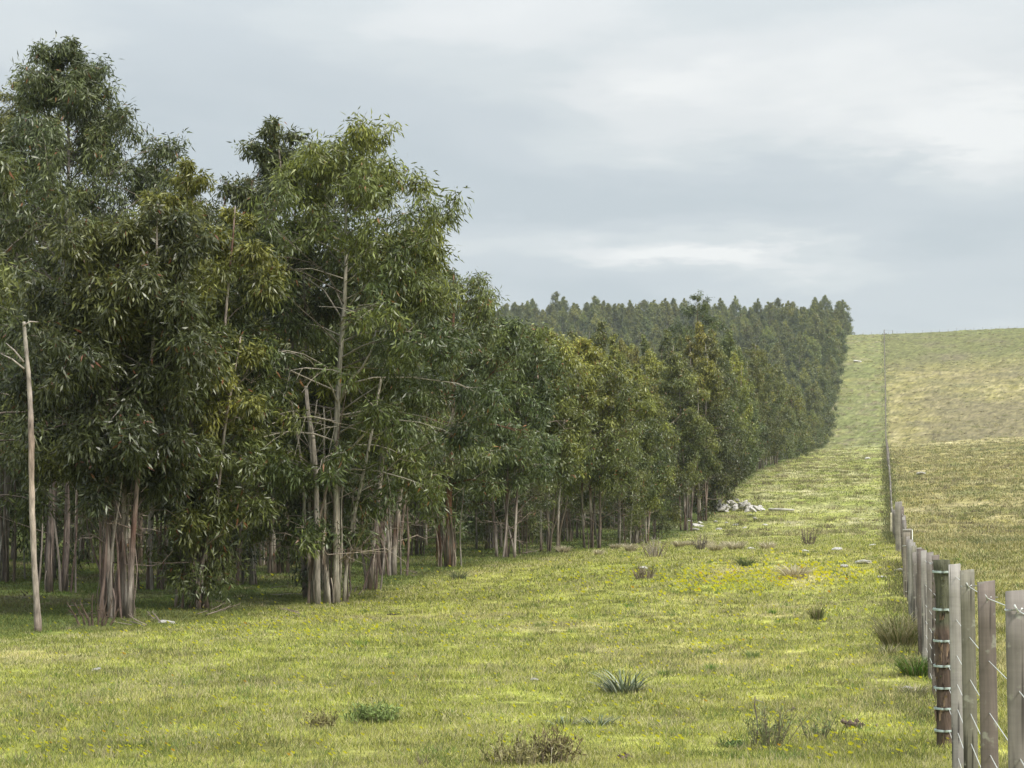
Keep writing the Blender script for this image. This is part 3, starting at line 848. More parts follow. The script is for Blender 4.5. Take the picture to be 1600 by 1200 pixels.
def tree_words(i):
    if kk[i] == 0 and y[i] < 165:
        return 'eucalyptus with bare lower stem in the front row of the wood along the pasture', 'eucalyptus trees of the front row beside the open pasture'
    if y[i] < 165:
        return 'slender eucalyptus rising inside the wood behind its front row', 'eucalyptus trees inside the near half of the wood'
    if y[i] < 385:
        return 'dense eucalyptus in the middle of the wood where the land begins to rise', 'eucalyptus trees in the middle of the wood'
    return 'bluish green eucalyptus on the distant hillside beside the upper pasture', 'eucalyptus trees on the distant hillside'


for j, i in enumerate(ind):
    pool = 'n' if y[i] < 230 else 'f'
    v = int(gr.integers(0, 5) if pool == 'f' else (gr.integers(0, 6) if y[i] < 135 else gr.integers(2, 9)))
    lab, grp = tree_words(i)
    loc = (float(x[i]), float(y[i]), float(hz_[i]) - .05)
    rz = float(gr.random() * 6.28); s = float(Ht[i] / 9.0); sw = float(np.clip(s, .85, 1.2) * gr.uniform(.72, 1.0)) * (1.2 if y[i] > 390 else 1.0)
    if (pool, v) not in proto:
        o = tree_thing((variants if pool == 'n' else far_variants)[v], lab, loc, rz, grp)
        o.scale = (sw, sw, s); proto[(pool, v)] = o
    else:
        copy_thing(proto[(pool, v)], loc, rz, (sw, sw, s), lab, grp)

# the rest of the far wood: one mass, its trees instanced on points
def build_far_wood():
    me = bpy.data.meshes.new('far_wood')
    n = len(rest)
    me.vertices.add(n)
    me.vertices.foreach_set('co', np.stack([x[rest], y[rest], hz_[rest] - .05], -1).astype(np.float32).ravel())
    a = me.attributes.new('kind_index', 'INT', 'POINT'); a.data.foreach_set('value', gr.integers(0, 5, n).astype(np.int32))
    a = me.attributes.new('spin', 'FLOAT', 'POINT'); a.data.foreach_set('value', (gr.random(n) * 6.28).astype(np.float32))
    sw = np.clip(Ht[rest] / 9, .85, 1.2) * gr.uniform(.75, 1.15, n) * np.where(y[rest] > 390, 1.08, 1.0)
    a = me.attributes.new('size', 'FLOAT_VECTOR', 'POINT'); a.data.foreach_set('vector', np.stack([sw, sw, Ht[rest] / 9], -1).astype(np.float32).ravel())
    o = tag(link('far_wood', me), kind='stuff', label='dense eucalyptus wood covering the hillside')
    ng = bpy.data.node_groups.new('far wood', 'GeometryNodeTree')
    ng.interface.new_socket('Geometry', in_out='INPUT', socket_type='NodeSocketGeometry')
    ng.interface.new_socket('Geometry', in_out='OUTPUT', socket_type='NodeSocketGeometry')
    nd, lk = ng.nodes, ng.links
    gi, go = nd.new('NodeGroupInput'), nd.new('NodeGroupOutput')
    m2p = nd.new('GeometryNodeMeshToPoints'); lk.new(gi.outputs[0], m2p.inputs[0])
    jn = nd.new('GeometryNodeJoinGeometry')
    def attr(nm, ty):
        q = nd.new('GeometryNodeInputNamedAttribute'); q.data_type = ty; q.inputs[0].default_value = nm; return q.outputs[0]
    ki, sp, sz = attr('kind_index', 'INT'), attr('spin', 'FLOAT'), attr('size', 'FLOAT_VECTOR')
    cb = nd.new('ShaderNodeCombineXYZ'); lk.new(sp, cb.inputs[2])
    er = nd.new('FunctionNodeEulerToRotation'); lk.new(cb.outputs[0], er.inputs[0])
    for k in range(5):
        if ('f', k) not in proto: continue
        cmp = nd.new('FunctionNodeCompare'); cmp.data_type = 'INT'; cmp.operation = 'EQUAL'
        lk.new(ki, cmp.inputs[2]); cmp.inputs[3].default_value = k
        jj = nd.new('GeometryNodeJoinGeometry')
        for ch in proto[('f', k)].children:
            oi = nd.new('GeometryNodeObjectInfo'); oi.transform_space = 'ORIGINAL'; oi.inputs[0].default_value = ch
            lk.new(oi.outputs['Geometry'], jj.inputs[0])
        ip = nd.new('GeometryNodeInstanceOnPoints')
        lk.new(m2p.outputs[0], ip.inputs['Points']); lk.new(cmp.outputs[0], ip.inputs['Selection']); lk.new(jj.outputs[0], ip.inputs['Instance'])
        lk.new(er.outputs[0], ip.inputs['Rotation']); lk.new(sz, ip.inputs['Scale'])
        lk.new(ip.outputs[0], jn.inputs[0])
    lk.new(jn.outputs[0], go.inputs[0])
    md = o.modifiers.new('trees', 'NODES'); md.node_group = ng


build_far_wood()


# the bare dead pole
def dead_pole():
    x, y, z = ground_at(60, 987)
    o = thing('dead_tree', 'bare dead grey pole of a tree, snapped off, standing before the wood', 'dead tree', (x, y, z))
    s = y / FX
    pts = [(60, 992), (57, 940), (54, 880), (51, 800), (49, 740), (46, 672), (41, 610), (36, 560), (32, 525), (29, 490), (28, 478)]
    P = [((a - 60) * s, .05 * sin(b / 70), (987 - b) * s) for a, b in pts]
    rad = [.062, .046, .042, .041, .040, .045, .035, .031, .029, .026, .022]
    mb = MB()
    c = np.array([[.24, .19, .15], [.36, .31, .26], [.36, .31, .26], [.40, .34, .28], [.38, .31, .24], [.22, .17, .13], [.36, .31, .27], [.34, .30, .25], [.36, .32, .28], [.36, .33, .28], [.44, .40, .34]])
    # more rings for an irregular bark
    t = np.linspace(0, 1, len(P)); tt = np.linspace(0, 1, 44)
    P = np.array(P); P2 = np.stack([np.interp(tt, t, P[:, i]) for i in range(3)], -1)
    c2 = np.stack([np.interp(tt, t, c[:, i]) for i in range(3)], -1) * np.random.default_rng(4).uniform(.75, 1.2, (44, 1))
    mb.tube(P2, np.interp(tt, t, rad), 9, c2, rough=.25, seed=5)
    link('trunk', mb.mesh('trunk', [M_BARK]), o)
    for (a, b, c_, d_) in [(30, 545, -6, 512), (31, 556, -14, 530), (28, 485, 50, 478), (47, 690, 43, 800), (46, 660, 54, 690)]:
        m = MB()
        p0 = np.array([(a - 60) * s, 0, (987 - b) * s]); p1 = np.array([(c_ - 60) * s, .1, (987 - d_) * s])
        m.tube([p0, (p0 + p1) / 2 + np.array([0, -.02, .03]), p1], [.016, .011, .005], 5, (.36, .32, .27), rough=.2)
        link('branch', m.mesh('branch', [M_BARK]), o)
dead_pole()


# pale bare limbs in the open crown, seen against the foliage: real limbs belonging to the broad tree
def pale_limbs():
    root = [o for o in COL.objects if o.get('label', '').startswith('broad eucalyptus')][0]
    bx, by, bz = root.location
    s = by / FX
    for pts, r in [([(533, 622), (550, 590), (572, 572), (590, 545), (600, 512)], .028), ([(533, 640), (560, 622), (590, 605), (612, 590)], .018), ([(537, 712), (562, 690), (585, 668), (603, 632), (612, 618)], .026),
                   ([(531, 500), (548, 480), (590, 470), (612, 462)], .022), ([(503, 968), (501, 900), (500, 820), (497, 735), (492, 680), (484, 640), (480, 598)], .062), ([(490, 655), (497, 620)], .02)]:
        m = MB()
        P = []
        for q, (a, b) in enumerate(pts):
            x_, z_ = (a - 527) * s, CAMZ + (840 - b) * s - bz
            P.append((x_ * .99, (-.12 - .10 * q) if r < .05 else -.30, z_))
        P = np.array(P)
        m.tube(P, np.linspace(r, r * (.35 if r < .05 else .6), len(P)), 7, np.array([(.36, .32, .27)] * len(P)) * np.random.default_rng(int(r * 1e4)).uniform(.7, 1.25, (len(P), 1)), rough=.25)
        link('limb', m.mesh('limb', [M_BARK]), root)
pale_limbs()


# ------------------------------------------------------------------ fence
FX0 = 0.39
WH = [1.14, .90, .70, .54, .40, .27, .13]


def fence_line():
    root = thing('wire_fence', 'long wire fence of grey wooden battens running up the pasture to the hilltop', 'fence', (FX0, 5, float(height(FX0, 5))))
    ox, oy, oz = root.location
    g = np.random.default_rng(21)
    tints = {0: (.215, .193, .175), 1: (.165, .138, .122), 2: (.195, .182, .145), 3: (.29, .27, .248)}
    def base(y):
        return float(height(FX0 + .3, y)) * .5 + float(height(FX0 - .9, y)) * .5
    def batten_mesh(w, th, h, tx, ty, col, knots=0):
        # a sawn batten with softened edges and a slightly skew top
        mb = MB(); e = .004
        ring = [(-w / 2 + e, -th / 2), (w / 2 - e, -th / 2), (w / 2, -th / 2 + e), (w / 2, th / 2 - e), (w / 2 - e, th / 2), (-w / 2 + e, th / 2), (-w / 2, th / 2 - e), (-w / 2, -th / 2 + e)]
        V = []; nz = 9
        for k in range(nz):
            z = -.12 + (h + .12) * k / (nz - 1); wob = g.normal(0, .0012, 8)
            for j, (a, b) in enumerate(ring):
                zz = z + ((a * .12 + g.normal(0, .003)) if k == nz - 1 else 0)
                V.append((a * (1 + wob[j] * 8) + tx * z, b + ty * z, zz))
        F = [(k * 8 + j, k * 8 + (j + 1) % 8, (k + 1) * 8 + (j + 1) % 8, (k + 1) * 8 + j) for k in range(nz - 1) for j in range(8)]
        F.append(tuple(range((nz - 1) * 8, nz * 8)))
        cc = np.broadcast_to(np.array(col), (len(V), 3)).copy(); cc[-8:] *= 1.25
        mb.add(V, F, cc)
        return mb
    far = MB(); cnt = 0
    def put(name, mb, loc):
        o = link(name, mb.mesh(name, [M_WOOD], False), root, (loc[0] - ox, loc[1] - oy, loc[2] - oz)); return o
    def bevel_box_to(farmb, x, y, z, w, h):
        a = w / 2
        V = [(x - a, y - .02, z - .1), (x + a, y - .02, z - .1), (x + a, y + .02, z - .1), (x - a, y + .02, z - .1), (x - a, y - .02, z + h), (x + a, y - .02, z + h), (x + a, y + .02, z + h), (x - a, y + .02, z + h)]
        farmb.add(np.array(V) - np.array([ox, oy, oz]), [(0, 1, 5, 4), (1, 2, 6, 5), (2, 3, 7, 6), (3, 0, 4, 7), (4, 5, 6, 7)], (.19, .165, .145))
    nodes = []
    i = 0
    y = 2.9
    while y < 655:
        b = base(y) - .003 * min(y, 14)
        i = round((y - 4.9) / 2)
        is_post = i % 5 == 0 and i > 0 and i != 5
        nodes.append((y, b))
        if cnt < 100 and not (abs(y - 14.9) < .5 or abs(y - 40.9) < .3 or abs(y - 54.9) < .3):
            key = {1: 0, 2: 1, 3: 2, 4: 3}.get(i, int(g.choice([0, 0, 1, 2, 3])))
            w = .066 if i < 6 else g.uniform(.055, .07)
            h = {1: 1.2, 2: 1.205, 3: 1.215, 4: 1.21}.get(i, 1.2 + g.uniform(-.03, .05))
            col = np.array(tints[key]) * g.uniform(.9, 1.1)
            if is_post and i > 5:
                m = MB(); P = [(g.normal(0, .004), 0, zz) for zz in np.linspace(-.15, h + .03, 8)]
                m.tube(P, .044, 9, col * 1.05, rough=.12, seed=i); o = link('post', m.mesh('post', [M_WOOD]), root, (FX0 - ox - .01, y - oy, b - oz))
            else:
                tilt = {1: .004, 2: .010, 3: .012, 4: .012}.get(i, g.normal(.004, .012))
                o = put('batten', batten_mesh(w, .04, h, -tilt * .5, g.normal(0, .01), col), (FX0 + (0 if i < 6 else g.normal(0, .012)), y, b))
            if 0 < i < 9:
                # wire tie round the top wire
                tm = MB(); hw = w / 2 + .003
                z0 = WH[0] + .002
                tm.tube([(-hw, .024, z0), (-hw, -.024, z0 - .001), (hw, -.024, z0 + .003), (hw, .024, z0), (-hw, .024, z0 + .004)], .0032, 5, (.6, .6, .6), cap=True)
                tm.tube([(-.012, -.027, z0 + .016), (.0, -.030, z0 - .006), (.012, -.028, z0 + .006)], .0032, 5, (.6, .6, .6))
                if i in (3, 4):
                    t2 = MB(); z1 = {3: .14, 4: .40}[i]
                    t2.tube([(-hw, .024, z1), (-hw, -.024, z1), (hw, -.024, z1 + .004), (hw, .024, z1)], .002, 5, (.6, .6, .6))
                if i in (3, 4): link('wire_tie', t2.mesh('wire_tie', [M_WIRE]), o)
                c = link('wire_tie', tm.mesh('wire_tie', [M_WIRE]), o)
            if i == 2:   # pale scar of flaked timber
                sm = MB()
                sm.add([(.002, -.0225, .36), (.010, -.0225, .30), (.004, -.0225, .22), (.012, -.0225, .12), (.020, -.0225, .09), (.010, -.0225, .10), (-.003, -.0225, .20), (.003, -.0225, .30)], [tuple(range(8))], (.5, .46, .38))
                link('flaked_scar', sm.mesh('flaked_scar', [M_WOOD], False), o)
            cnt += 1
        elif y > 40 and not abs(y - 54.9) < .3:
            if is_post or True:
                bevel_box_to(far, FX0 + g.normal(0, .05), y, b, (.13 if is_post else .06) if y > 260 else (.15 if is_post else .08), 1.2 + g.uniform(-.08, .16))
        y += 2.0
    # round rough post with seven wire wraps
    yb = 14.7; xb = FX0 - .03; zb = base(yb) - .04
    m = MB(); zs = np.linspace(-.2, 1.215, 26); gg = np.random.default_rng(8)
    cc = np.array([[.15, .115, .085]] * 26) * gg.uniform(.65, 1.25, (26, 1))
    cc[18:] = np.array([.125, .13, .085]) * gg.uniform(.7, 1.3, (8, 1))
    m.tube([(.004 * sin(z * 9), .004 * cos(z * 7), z) for z in zs], .052 + .003 * np.sin(zs * 11), 18, cc, rough=.10, seed=3, flute=lambda t, a: 1 + .05 * np.sin(a * 5 + t * 4) + .03 * np.sin(a * 9 - t * 7))
    for k in range(150):   # flaking bark and lichen scales
        a = gg.random() * 6.28; z = gg.uniform(.0, 1.2); r = .056; w = gg.uniform(.004, .010); h = gg.uniform(.02, .09)
        lich = z > .85 or gg.random() < .15
        c = np.array([.24, .26, .17]) * gg.uniform(.7, 1.3) if lich else (np.array([.33, .25, .16]) * gg.uniform(.6, 1.2) if gg.random() < .6 else np.array([.06, .045, .035]))
        if lich: h = gg.uniform(.008, .03)
        t0, t1 = a - w / r, a + w / r; r2 = r + gg.uniform(.001, .008)
        m.add([(cos(t0) * r, sin(t0) * r, z), (cos(t1) * r, sin(t1) * r, z + .01), (cos(t1) * r2, sin(t1) * r2, z + h), (cos(a) * r2 * 1.03, sin(a) * r2 * 1.03, z + h * .6), (cos(t0) * r2, sin(t0) * r2, z + h * .9)], [(0, 1, 2, 3, 4)], c)
    po = link('post', m.mesh('post', [M_BARK], False), root, (xb - ox, yb - oy, zb - oz))
    po['label'] = 'round rough post with bark, lichen and seven wire wraps'
    for z in WH:
        tm = MB(); th = np.linspace(0, 2 * pi, 19)
        for dz in (-.0045, .0, .0045):
            tm.tube([(.0625 * cos(a), .0625 * sin(a), z + dz + .003 * sin(a)) for a in th], .0028, 5, (.6, .6, .6), cap=False)
        link('wire_wrap', tm.mesh('wire_wrap', [M_BAND]), po)
    # flat-faced strainer batten with a pale wire hoop, and the thick grey post beyond
    yb = 40.9; zb = base(yb); o = put('post', batten_mesh(.16, .09, 1.29, 0, 0, (.24, .21, .175)), (FX0 - .0, yb, zb - .02))
    hm = MB(); hm.tube([(-.07, -.06, 1.27), (.09, -.06, 1.275), (.095, -.06, .15), (-.04, -.06, .17)], .008, 5, (.6, .6, .55)); hm.tube([(-.09, -.055, .98), (.10, -.055, 1.0)], .006, 5, (.6, .6, .6))
    link('wire_hoop', hm.mesh('wire_hoop', [M_WIRE]), o)
    yb = 54.9; zb = base(yb); put('post', batten_mesh(.17, .12, 1.36, .0, 0, (.25, .23, .20)), (FX0 - .06, yb, zb - .1))
    yb = 112; zb = base(yb); put('post', batten_mesh(.18, .12, 1.1, .01, 0, (.55, .5, .36)), (FX0 - .05, yb, zb))
    fo = link('batten', far.mesh('batten', [M_WOOD], False), root); fo['kind'] = 'stuff'
    # wires
    for k, h in enumerate(WH):
        wm = MB(); pts = []
        for (yy, b) in [(-4.0, 0.0), (0.9, 0.0)] + nodes:
            pts.append((FX0 - ox, yy - oy, b + h - oz))
        wm.tube(pts, .0021, 4, (.6, .6, .6), cap=False)
        link('wire', wm.mesh('wire', [M_WIRE], False), root)


fence_line()


def hill_fence():
    yy = 648.0
    root = thing('wire_fence', 'distant low fence of thin posts along the hilltop skyline', 'fence', (2, yy, float(height(2, yy))))
    ox, oy, oz = root.location
    g = np.random.default_rng(3)
    xs = np.arange(-8, 40, 2.4)
    for xx in xs:
        z = float(height(xx, yy)); h = 1.15 + g.uniform(-.1, .15); m = MB()
        m.tube([(0, 0, -.1), (0, 0, h * .8)], .035, 6, (.2, .17, .15)); link('post', m.mesh('post', [M_WOOD]), root, (xx - ox, yy - oy, z - oz))
    for h in (.5, 1.05):
        m = MB(); m.tube([(xx - ox, 0, float(height(xx, yy)) + h - oz) for xx in xs], .012, 4, (.3, .3, .3), cap=False); link('wire', m.mesh('wire', [M_WIRE]), root)
    # the corner strainer with its frame
    m = MB(); z = float(height(FX0, yy)) - oz
    m.tube([(FX0 - ox, -1, z), (FX0 - ox, -1, z + 1.45)], .12, 8, (.16, .14, .12)); m.tube([(FX0 - ox, -1, z + 1.3), (FX0 - ox + 2.4, -1, z + 1.15)], .015, 6, (.2, .18, .16))
    m.tube([(FX0 - ox + 2.4, -1, z - .1), (FX0 - ox + 2.4, -1, z + 1.25)], .08, 6, (.16, .14, .12))
    link('strainer', m.mesh('strainer', [M_WOOD]), root)
hill_fence()


# ------------------------------------------------------------------ plants, stones, clods
def tuft_mesh(seed, n, r, h, w, cols, droop=1.0, seg=4, splay=1.0, mt=None):
    g = np.random.default_rng(seed); mb = MB()
    for k in range(n):
        a = g.random() * 6.28; rr = r * .35 * g.random() ** .6
        b0 = np.array([cos(a) * rr, sin(a) * rr, -.02]); hh = h * g.uniform(.55, 1.1); out = r * g.uniform(.25, 1.0) * splay
        a2 = a + g.normal(0, .6); d = np.array([cos(a2), sin(a2)]); side = np.array([-d[1], d[0], 0]) ; ang = g.normal(0, .9); side = side * cos(ang) + np.array([d[0], d[1], 0]) * sin(ang)
        V = []
        for s in range(seg + 1):
            t = s / seg
            z = hh * (t * (1.0 + .55 * droop * out / max(r, .01)) - droop * t ** 2.4 * (.75 * out / max(r, .01)))
            p = b0 + np.array([d[0] * out * t ** 1.25, d[1] * out * t ** 1.25, z])
            ww = w * g.uniform(.9, 1.1) * (1 - t ** 1.6) + w * .06
            V += [p - side * ww / 2, p + side * ww / 2]
        F = [(2 * s, 2 * s + 1, 2 * s + 3, 2 * s + 2) for s in range(seg)]
        c = np.array(cols[int(g.integers(len(cols)))]) * g.uniform(.7, 1.3)
        mb.add(V, F, c)
    return mb.mesh('foliage', [mt or M_STRAP], False)


def twig_mesh(seed, n, r, h, rad, cols, leafy=0, leafc=(.1, .14, .05)):
    g = np.random.default_rng(seed); mb = MB()
    for k in range(n):
        a = g.random() * 6.28; rr = r * .5 * g.random()
        b = np.array([cos(a) * rr, sin(a) * rr * .8, -.02]); d = np.array([cos(a) * g.uniform(0, .7), sin(a) * g.uniform(0, .7), 1.0]); hh = h * g.uniform(.4, 1.1)
        p1 = b + d * hh * .45 + g.normal(0, .02, 3) * h; p2 = b + d * hh + g.normal(0, .05, 3) * h
        c = np.array(cols[int(g.integers(len(cols)))]) * g.uniform(.7, 1.3)
        mb.tube([b, p1, p2], [rad, rad * .7, rad * .25], 4, c, cap=False)
        for m in range(4):
            t = g.uniform(.3, .95); q = b + (p2 - b) * t; e = q + unit(d + g.normal(0, .7, 3)) * hh * g.uniform(.15, .35)
            mb.tube([q, e], [rad * .5, rad * .15], 3, c, cap=False)
            for l_ in range(leafy):
                o = q + (e - q) * g.random() + g.normal(0, .01, 3); A = unit(g.normal(0, .6, 3) + np.array([0, 0, .8])) * g.uniform(.02, .05); B = unit(np.cross(A, g.normal(0, 1, 3))) * .005
                mb.add([o, o + A * .5 + B, o + A, o + A * .5 - B], [(0, 1, 2, 3)], np.array(leafc) * g.uniform(.6, 1.4))
    return mb.mesh('foliage', [M_TWIG], False)


def plant(name, label, cat, me, px, py, rz=0., group=None):
    x, y, z = ground_at(px, py)
    o = link(name, me, None, (x, y, z - .005)); o.rotation_euler = (0, 0, rz)
    return tag(o, label, cat, group)


GREY_GREEN = [(.10, .13, .06), (.075, .105, .05), (.17, .20, .12), (.30, .33, .24), (.06, .075, .035)]
BRIGHT = [(.10, .22, .03), (.13, .26, .04), (.07, .15, .03), (.16, .24, .05)]
STRAW = [(.60, .54, .38), (.50, .44, .29), (.66, .60, .46), (.36, .30, .20)]
BROWN = [(.17, .13, .10), (.22, .18, .13), (.12, .095, .075), (.26, .23, .15)]
OLV = [(.14, .16, .05), (.20, .18, .08), (.10, .13, .04), (.28, .24, .13)]


def mixed(name, label, cat, px, py, parts, group=None):
    x, y, z = ground_at(px, py)
    o = thing(name, label, cat, (x, y, z - .005), 0, group)
    for nm, me in parts: link(nm, me, o)
    return o


mixed('spiky_plant', 'spiky grey-green plant with long arching strap leaves in the open grass', 'plant', 972, 1083,
      [('leaves', tuft_mesh(1, 84, .36, .25, .014, GREY_GREEN, 1.3, 8)), ('leaves', tuft_mesh(2, 150, .36, .12, .006, [(.2, .18, .12), (.12, .13, .07), (.26, .22, .15)], 1.3, 4))])
mixed('spiky_plant', 'flattened strap-leaved plant trampled low in two fans, below the spiky one', 'plant', 935, 1136,
      [('leaves', tuft_mesh(3, 42, .24, .12, .013, GREY_GREEN, 1.9, 8))])
mixed('spiky_plant', 'small greyish flattened fan of strap leaves beside the trampled green fan', 'plant', 880, 1134,
      [('leaves', tuft_mesh(4, 34, .22, .10, .010, GREY_GREEN + [(.25, .22, .18)], 1.6, 6))])
plant('twiggy_shrub', 'large dry brown twiggy shrub low in the grass below the trampled strap leaves', 'shrub', twig_mesh(5, 110, .42, .17, .0026, BROWN + OLV + STRAW, 2, (.24, .22, .10)), 815, 1195)
plant('twiggy_shrub', 'dry brown twiggy clump right next to the large brown shrub', 'shrub', twig_mesh(6, 45, .20, .20, .003, BROWN, 3, (.2, .17, .08)), 872, 1192)
plant('green_shrub', 'small dark green bushy shrub in open grass', 'shrub', twig_mesh(7, 120, .34, .13, .0025, [(.20, .22, .10), (.24, .23, .13)], 3, (.20, .26, .09)), 585, 1128)
plant('twiggy_shrub', 'greyish green feathery shrub with one tall dark bare stick', 'shrub', twig_mesh(8, 60, .19, .25, .003, [(.19, .20, .11), (.2, .17, .12)], 1, (.20, .23, .10)), 1200, 1166)
plant('twiggy_shrub', 'forked sparse dark shrub next to the feathery one', 'shrub', twig_mesh(9, 22, .17, .17, .003, [(.15, .15, .1), (.17, .14, .11)], 1, (.15, .19, .08)), 1275, 1158)
plant('twiggy_shrub', 'low dark sprig at the foot of the feathery shrub', 'shrub', twig_mesh(10, 26, .16, .06, .0025, [(.12, .14, .07), (.14, .13, .08)], 3, (.12, .17, .06)), 1145, 1168)
st = MB(); st.tube([(0, 0, -.02), (.008, 0, .12), (-.012, 0, .24), (-.008, 0, .30)], [.006, .0055, .005, .004], 6, (.13, .11, .09)); st.tube([(-.008, 0, .28), (.05, 0, .26)], [.003, .002], 4, (.3, .28, .24))
plant('bare_stick', 'upright dark bare stick standing in the feathery shrub', 'stick', st.mesh('stick', [M_TWIG]), 1180, 1160)
plant('twiggy_shrub', 'faint dry clump of brown stalks to one side of the dark green shrub', 'shrub', twig_mesh(12, 45, .17, .13, .002, BROWN, 2, (.2, .18, .08)), 500, 1140)
plant('twiggy_shrub', 'tiny upright dead sprig near the bottom of the pasture', 'shrub', twig_mesh(13, 22, .06, .12, .002, BROWN, 0), 662, 1199)
for k, (px, py, n, r, h, lab, cols) in enumerate([
        (565, 1010, 70, .16, .13, 'bright green grass tuft before the clump of twisted stems', BRIGHT),
        (625, 1030, 110, .28, .08, 'wide low bright green grass tuft in open pasture', BRIGHT),
        (1108, 1050, 80, .12, .13, 'compact bright green tuft next to the orange flowers', BRIGHT),
        (1172, 1028, 110, .18, .13, 'broad fine green tuft beside the compact bright tuft', [(.12, .2, .06), (.15, .22, .07)]),
        (1038, 1056, 50, .11, .10, 'small green tuft beside the spiky strap-leaved plant', BRIGHT),
        (1206, 960, 40, .13, .13, 'upright bright green plant in the middle pasture', BRIGHT),
        (982, 950, 40, .14, .12, 'small green plant in the open middle pasture', BRIGHT),
        (210, 1168, 60, .14, .07, 'dark green tuft in the near turf below the tree shade', [(.06, .12, .03), (.1, .15, .04)]),
        (1275, 970, 130, .22, .30, 'olive rush tussock standing alone in the pasture', OLV),
        (1165, 885, 120, .38, .26, 'dark green round tussock near the pale stones', [(.08, .11, .04), (.12, .14, .06)]),
        (1402, 1012, 620, .50, .46, 'big shaggy olive tussock leaning against the fence foot', OLV + [(.34, .3, .18)]),
        (1427, 1055, 320, .32, .24, 'low green tussock spreading from the fence foot', OLV + BRIGHT),
        (1385, 1022, 120, .22, .16, 'flattened straw tussock in front of the shaggy one', OLV + STRAW),
        (1425, 1085, 160, .22, .13, 'pale yellow grass tuft beside the fence battens', STRAW + OLV),
        (1215, 1078, 60, .15, .06, 'pale green flattened tuft between the dark clods and flowers', [(.3, .34, .14), (.22, .28, .08)]),
        (716, 905, 120, .40, .25, 'grey-green tussock before the reddish-brown trunk', [(.14, .16, .09), (.2, .2, .12), (.1, .12, .06)]),
        (1530, 852, 120, .50, .22, 'dark green tussock across the fence', [(.08, .12, .05), (.12, .14, .07)])]):
    me = tuft_mesh(30 + k, n, r, h, .006 if py > 990 else .012, cols, 1.9 if n > 200 else 1.1, 5, 1.35 if n > 200 else 1.0, M_BLADE)
    plant('grass_tuft' if 'tussock' not in lab else 'tussock', lab, 'tussock' if 'tussock' in lab else 'grass tuft', me, px, py)
# pale straw tussocks along the corner of the wood
straw_me = [tuft_mesh(60 + k, 260, .40, .34, .016, STRAW, 1.1, 4, 1.0, M_BLADE) for k in range(3)]
for k, (px, py) in enumerate([(962, 858), (985, 862), (1062, 856), (1078, 853), (1103, 857), (1118, 862), (1135, 855), (1150, 860), (1200, 860), (880, 864), (935, 868), (1240, 905)]):
    x_, y_, z_ = ground_at(px, py); s = .7 + .5 * ((k * 37) % 10) / 10
    o = link('tussock', straw_me[k % 3], None, (x_, y_, z_)); o.rotation_euler = (0, 0, k * 1.7); o.scale = (s * 1.3, s, s)
    tag(o, 'pale straw-coloured tussock at the pasture edge near the rock pile', 'tussock', 'pale straw tussocks near the wood corner')
plant('twiggy_shrub', 'grey dead brushy shrub standing among the pale straw tussocks', 'shrub', twig_mesh(81, 36, .42, .62, .011, [(.3, .26, .22), (.42, .38, .33), (.2, .15, .12)], 0), 1022, 872)
plant('twiggy_shrub', 'dark bare shrub of upright twigs alone in the pasture beyond the rock pile', 'shrub', twig_mesh(82, 34, .5, .62, .011, [(.13, .10, .08), (.18, .14, .12)], 0), 1262, 852)
plant('twiggy_shrub', 'dark small dead shrub between two straw tussocks', 'shrub', twig_mesh(83, 40, .3, .5, .012, [(.13, .11, .09), (.2, .17, .14)], 0), 1094, 860)
plant('twiggy_shrub', 'grey sprawling dead weed near the pale stone', 'shrub', twig_mesh(84, 50, .4, .3, .01, [(.25, .2, .16), (.18, .15, .1)], 0), 1007, 905)
plant('fallen_branch', 'dark fallen branch lying at the foot of the bundle of peeling stems', 'branch', twig_mesh(85, 12, .5, .45, .02, [(.11, .08, .06)], 0), 152, 978)
bare_me = [twig_mesh(180 + k, 5, .6, .5, .016, [(.20, .16, .13), (.26, .22, .18)], 0) for k in range(3)]
for k, (px, py) in enumerate([(40, 935), (110, 962), (235, 985), (355, 950), (425, 930), (550, 938), (650, 900), (20, 900), (330, 968), (468, 965), (738, 872), (822, 868)]):
    x_, y_, z_ = ground_at(px, py)
    o = link('fallen_branch', bare_me[k % 3], None, (x_, y_, z_ + .05)); o.rotation_euler = (1.45, 0, k * 1.9); o.scale = (1, .5, 1 + .3 * (k % 3))
    tag(o, 'thin fallen branch lying in the shaded grass at the foot of the trees', 'branch', 'fallen branches under the trees')
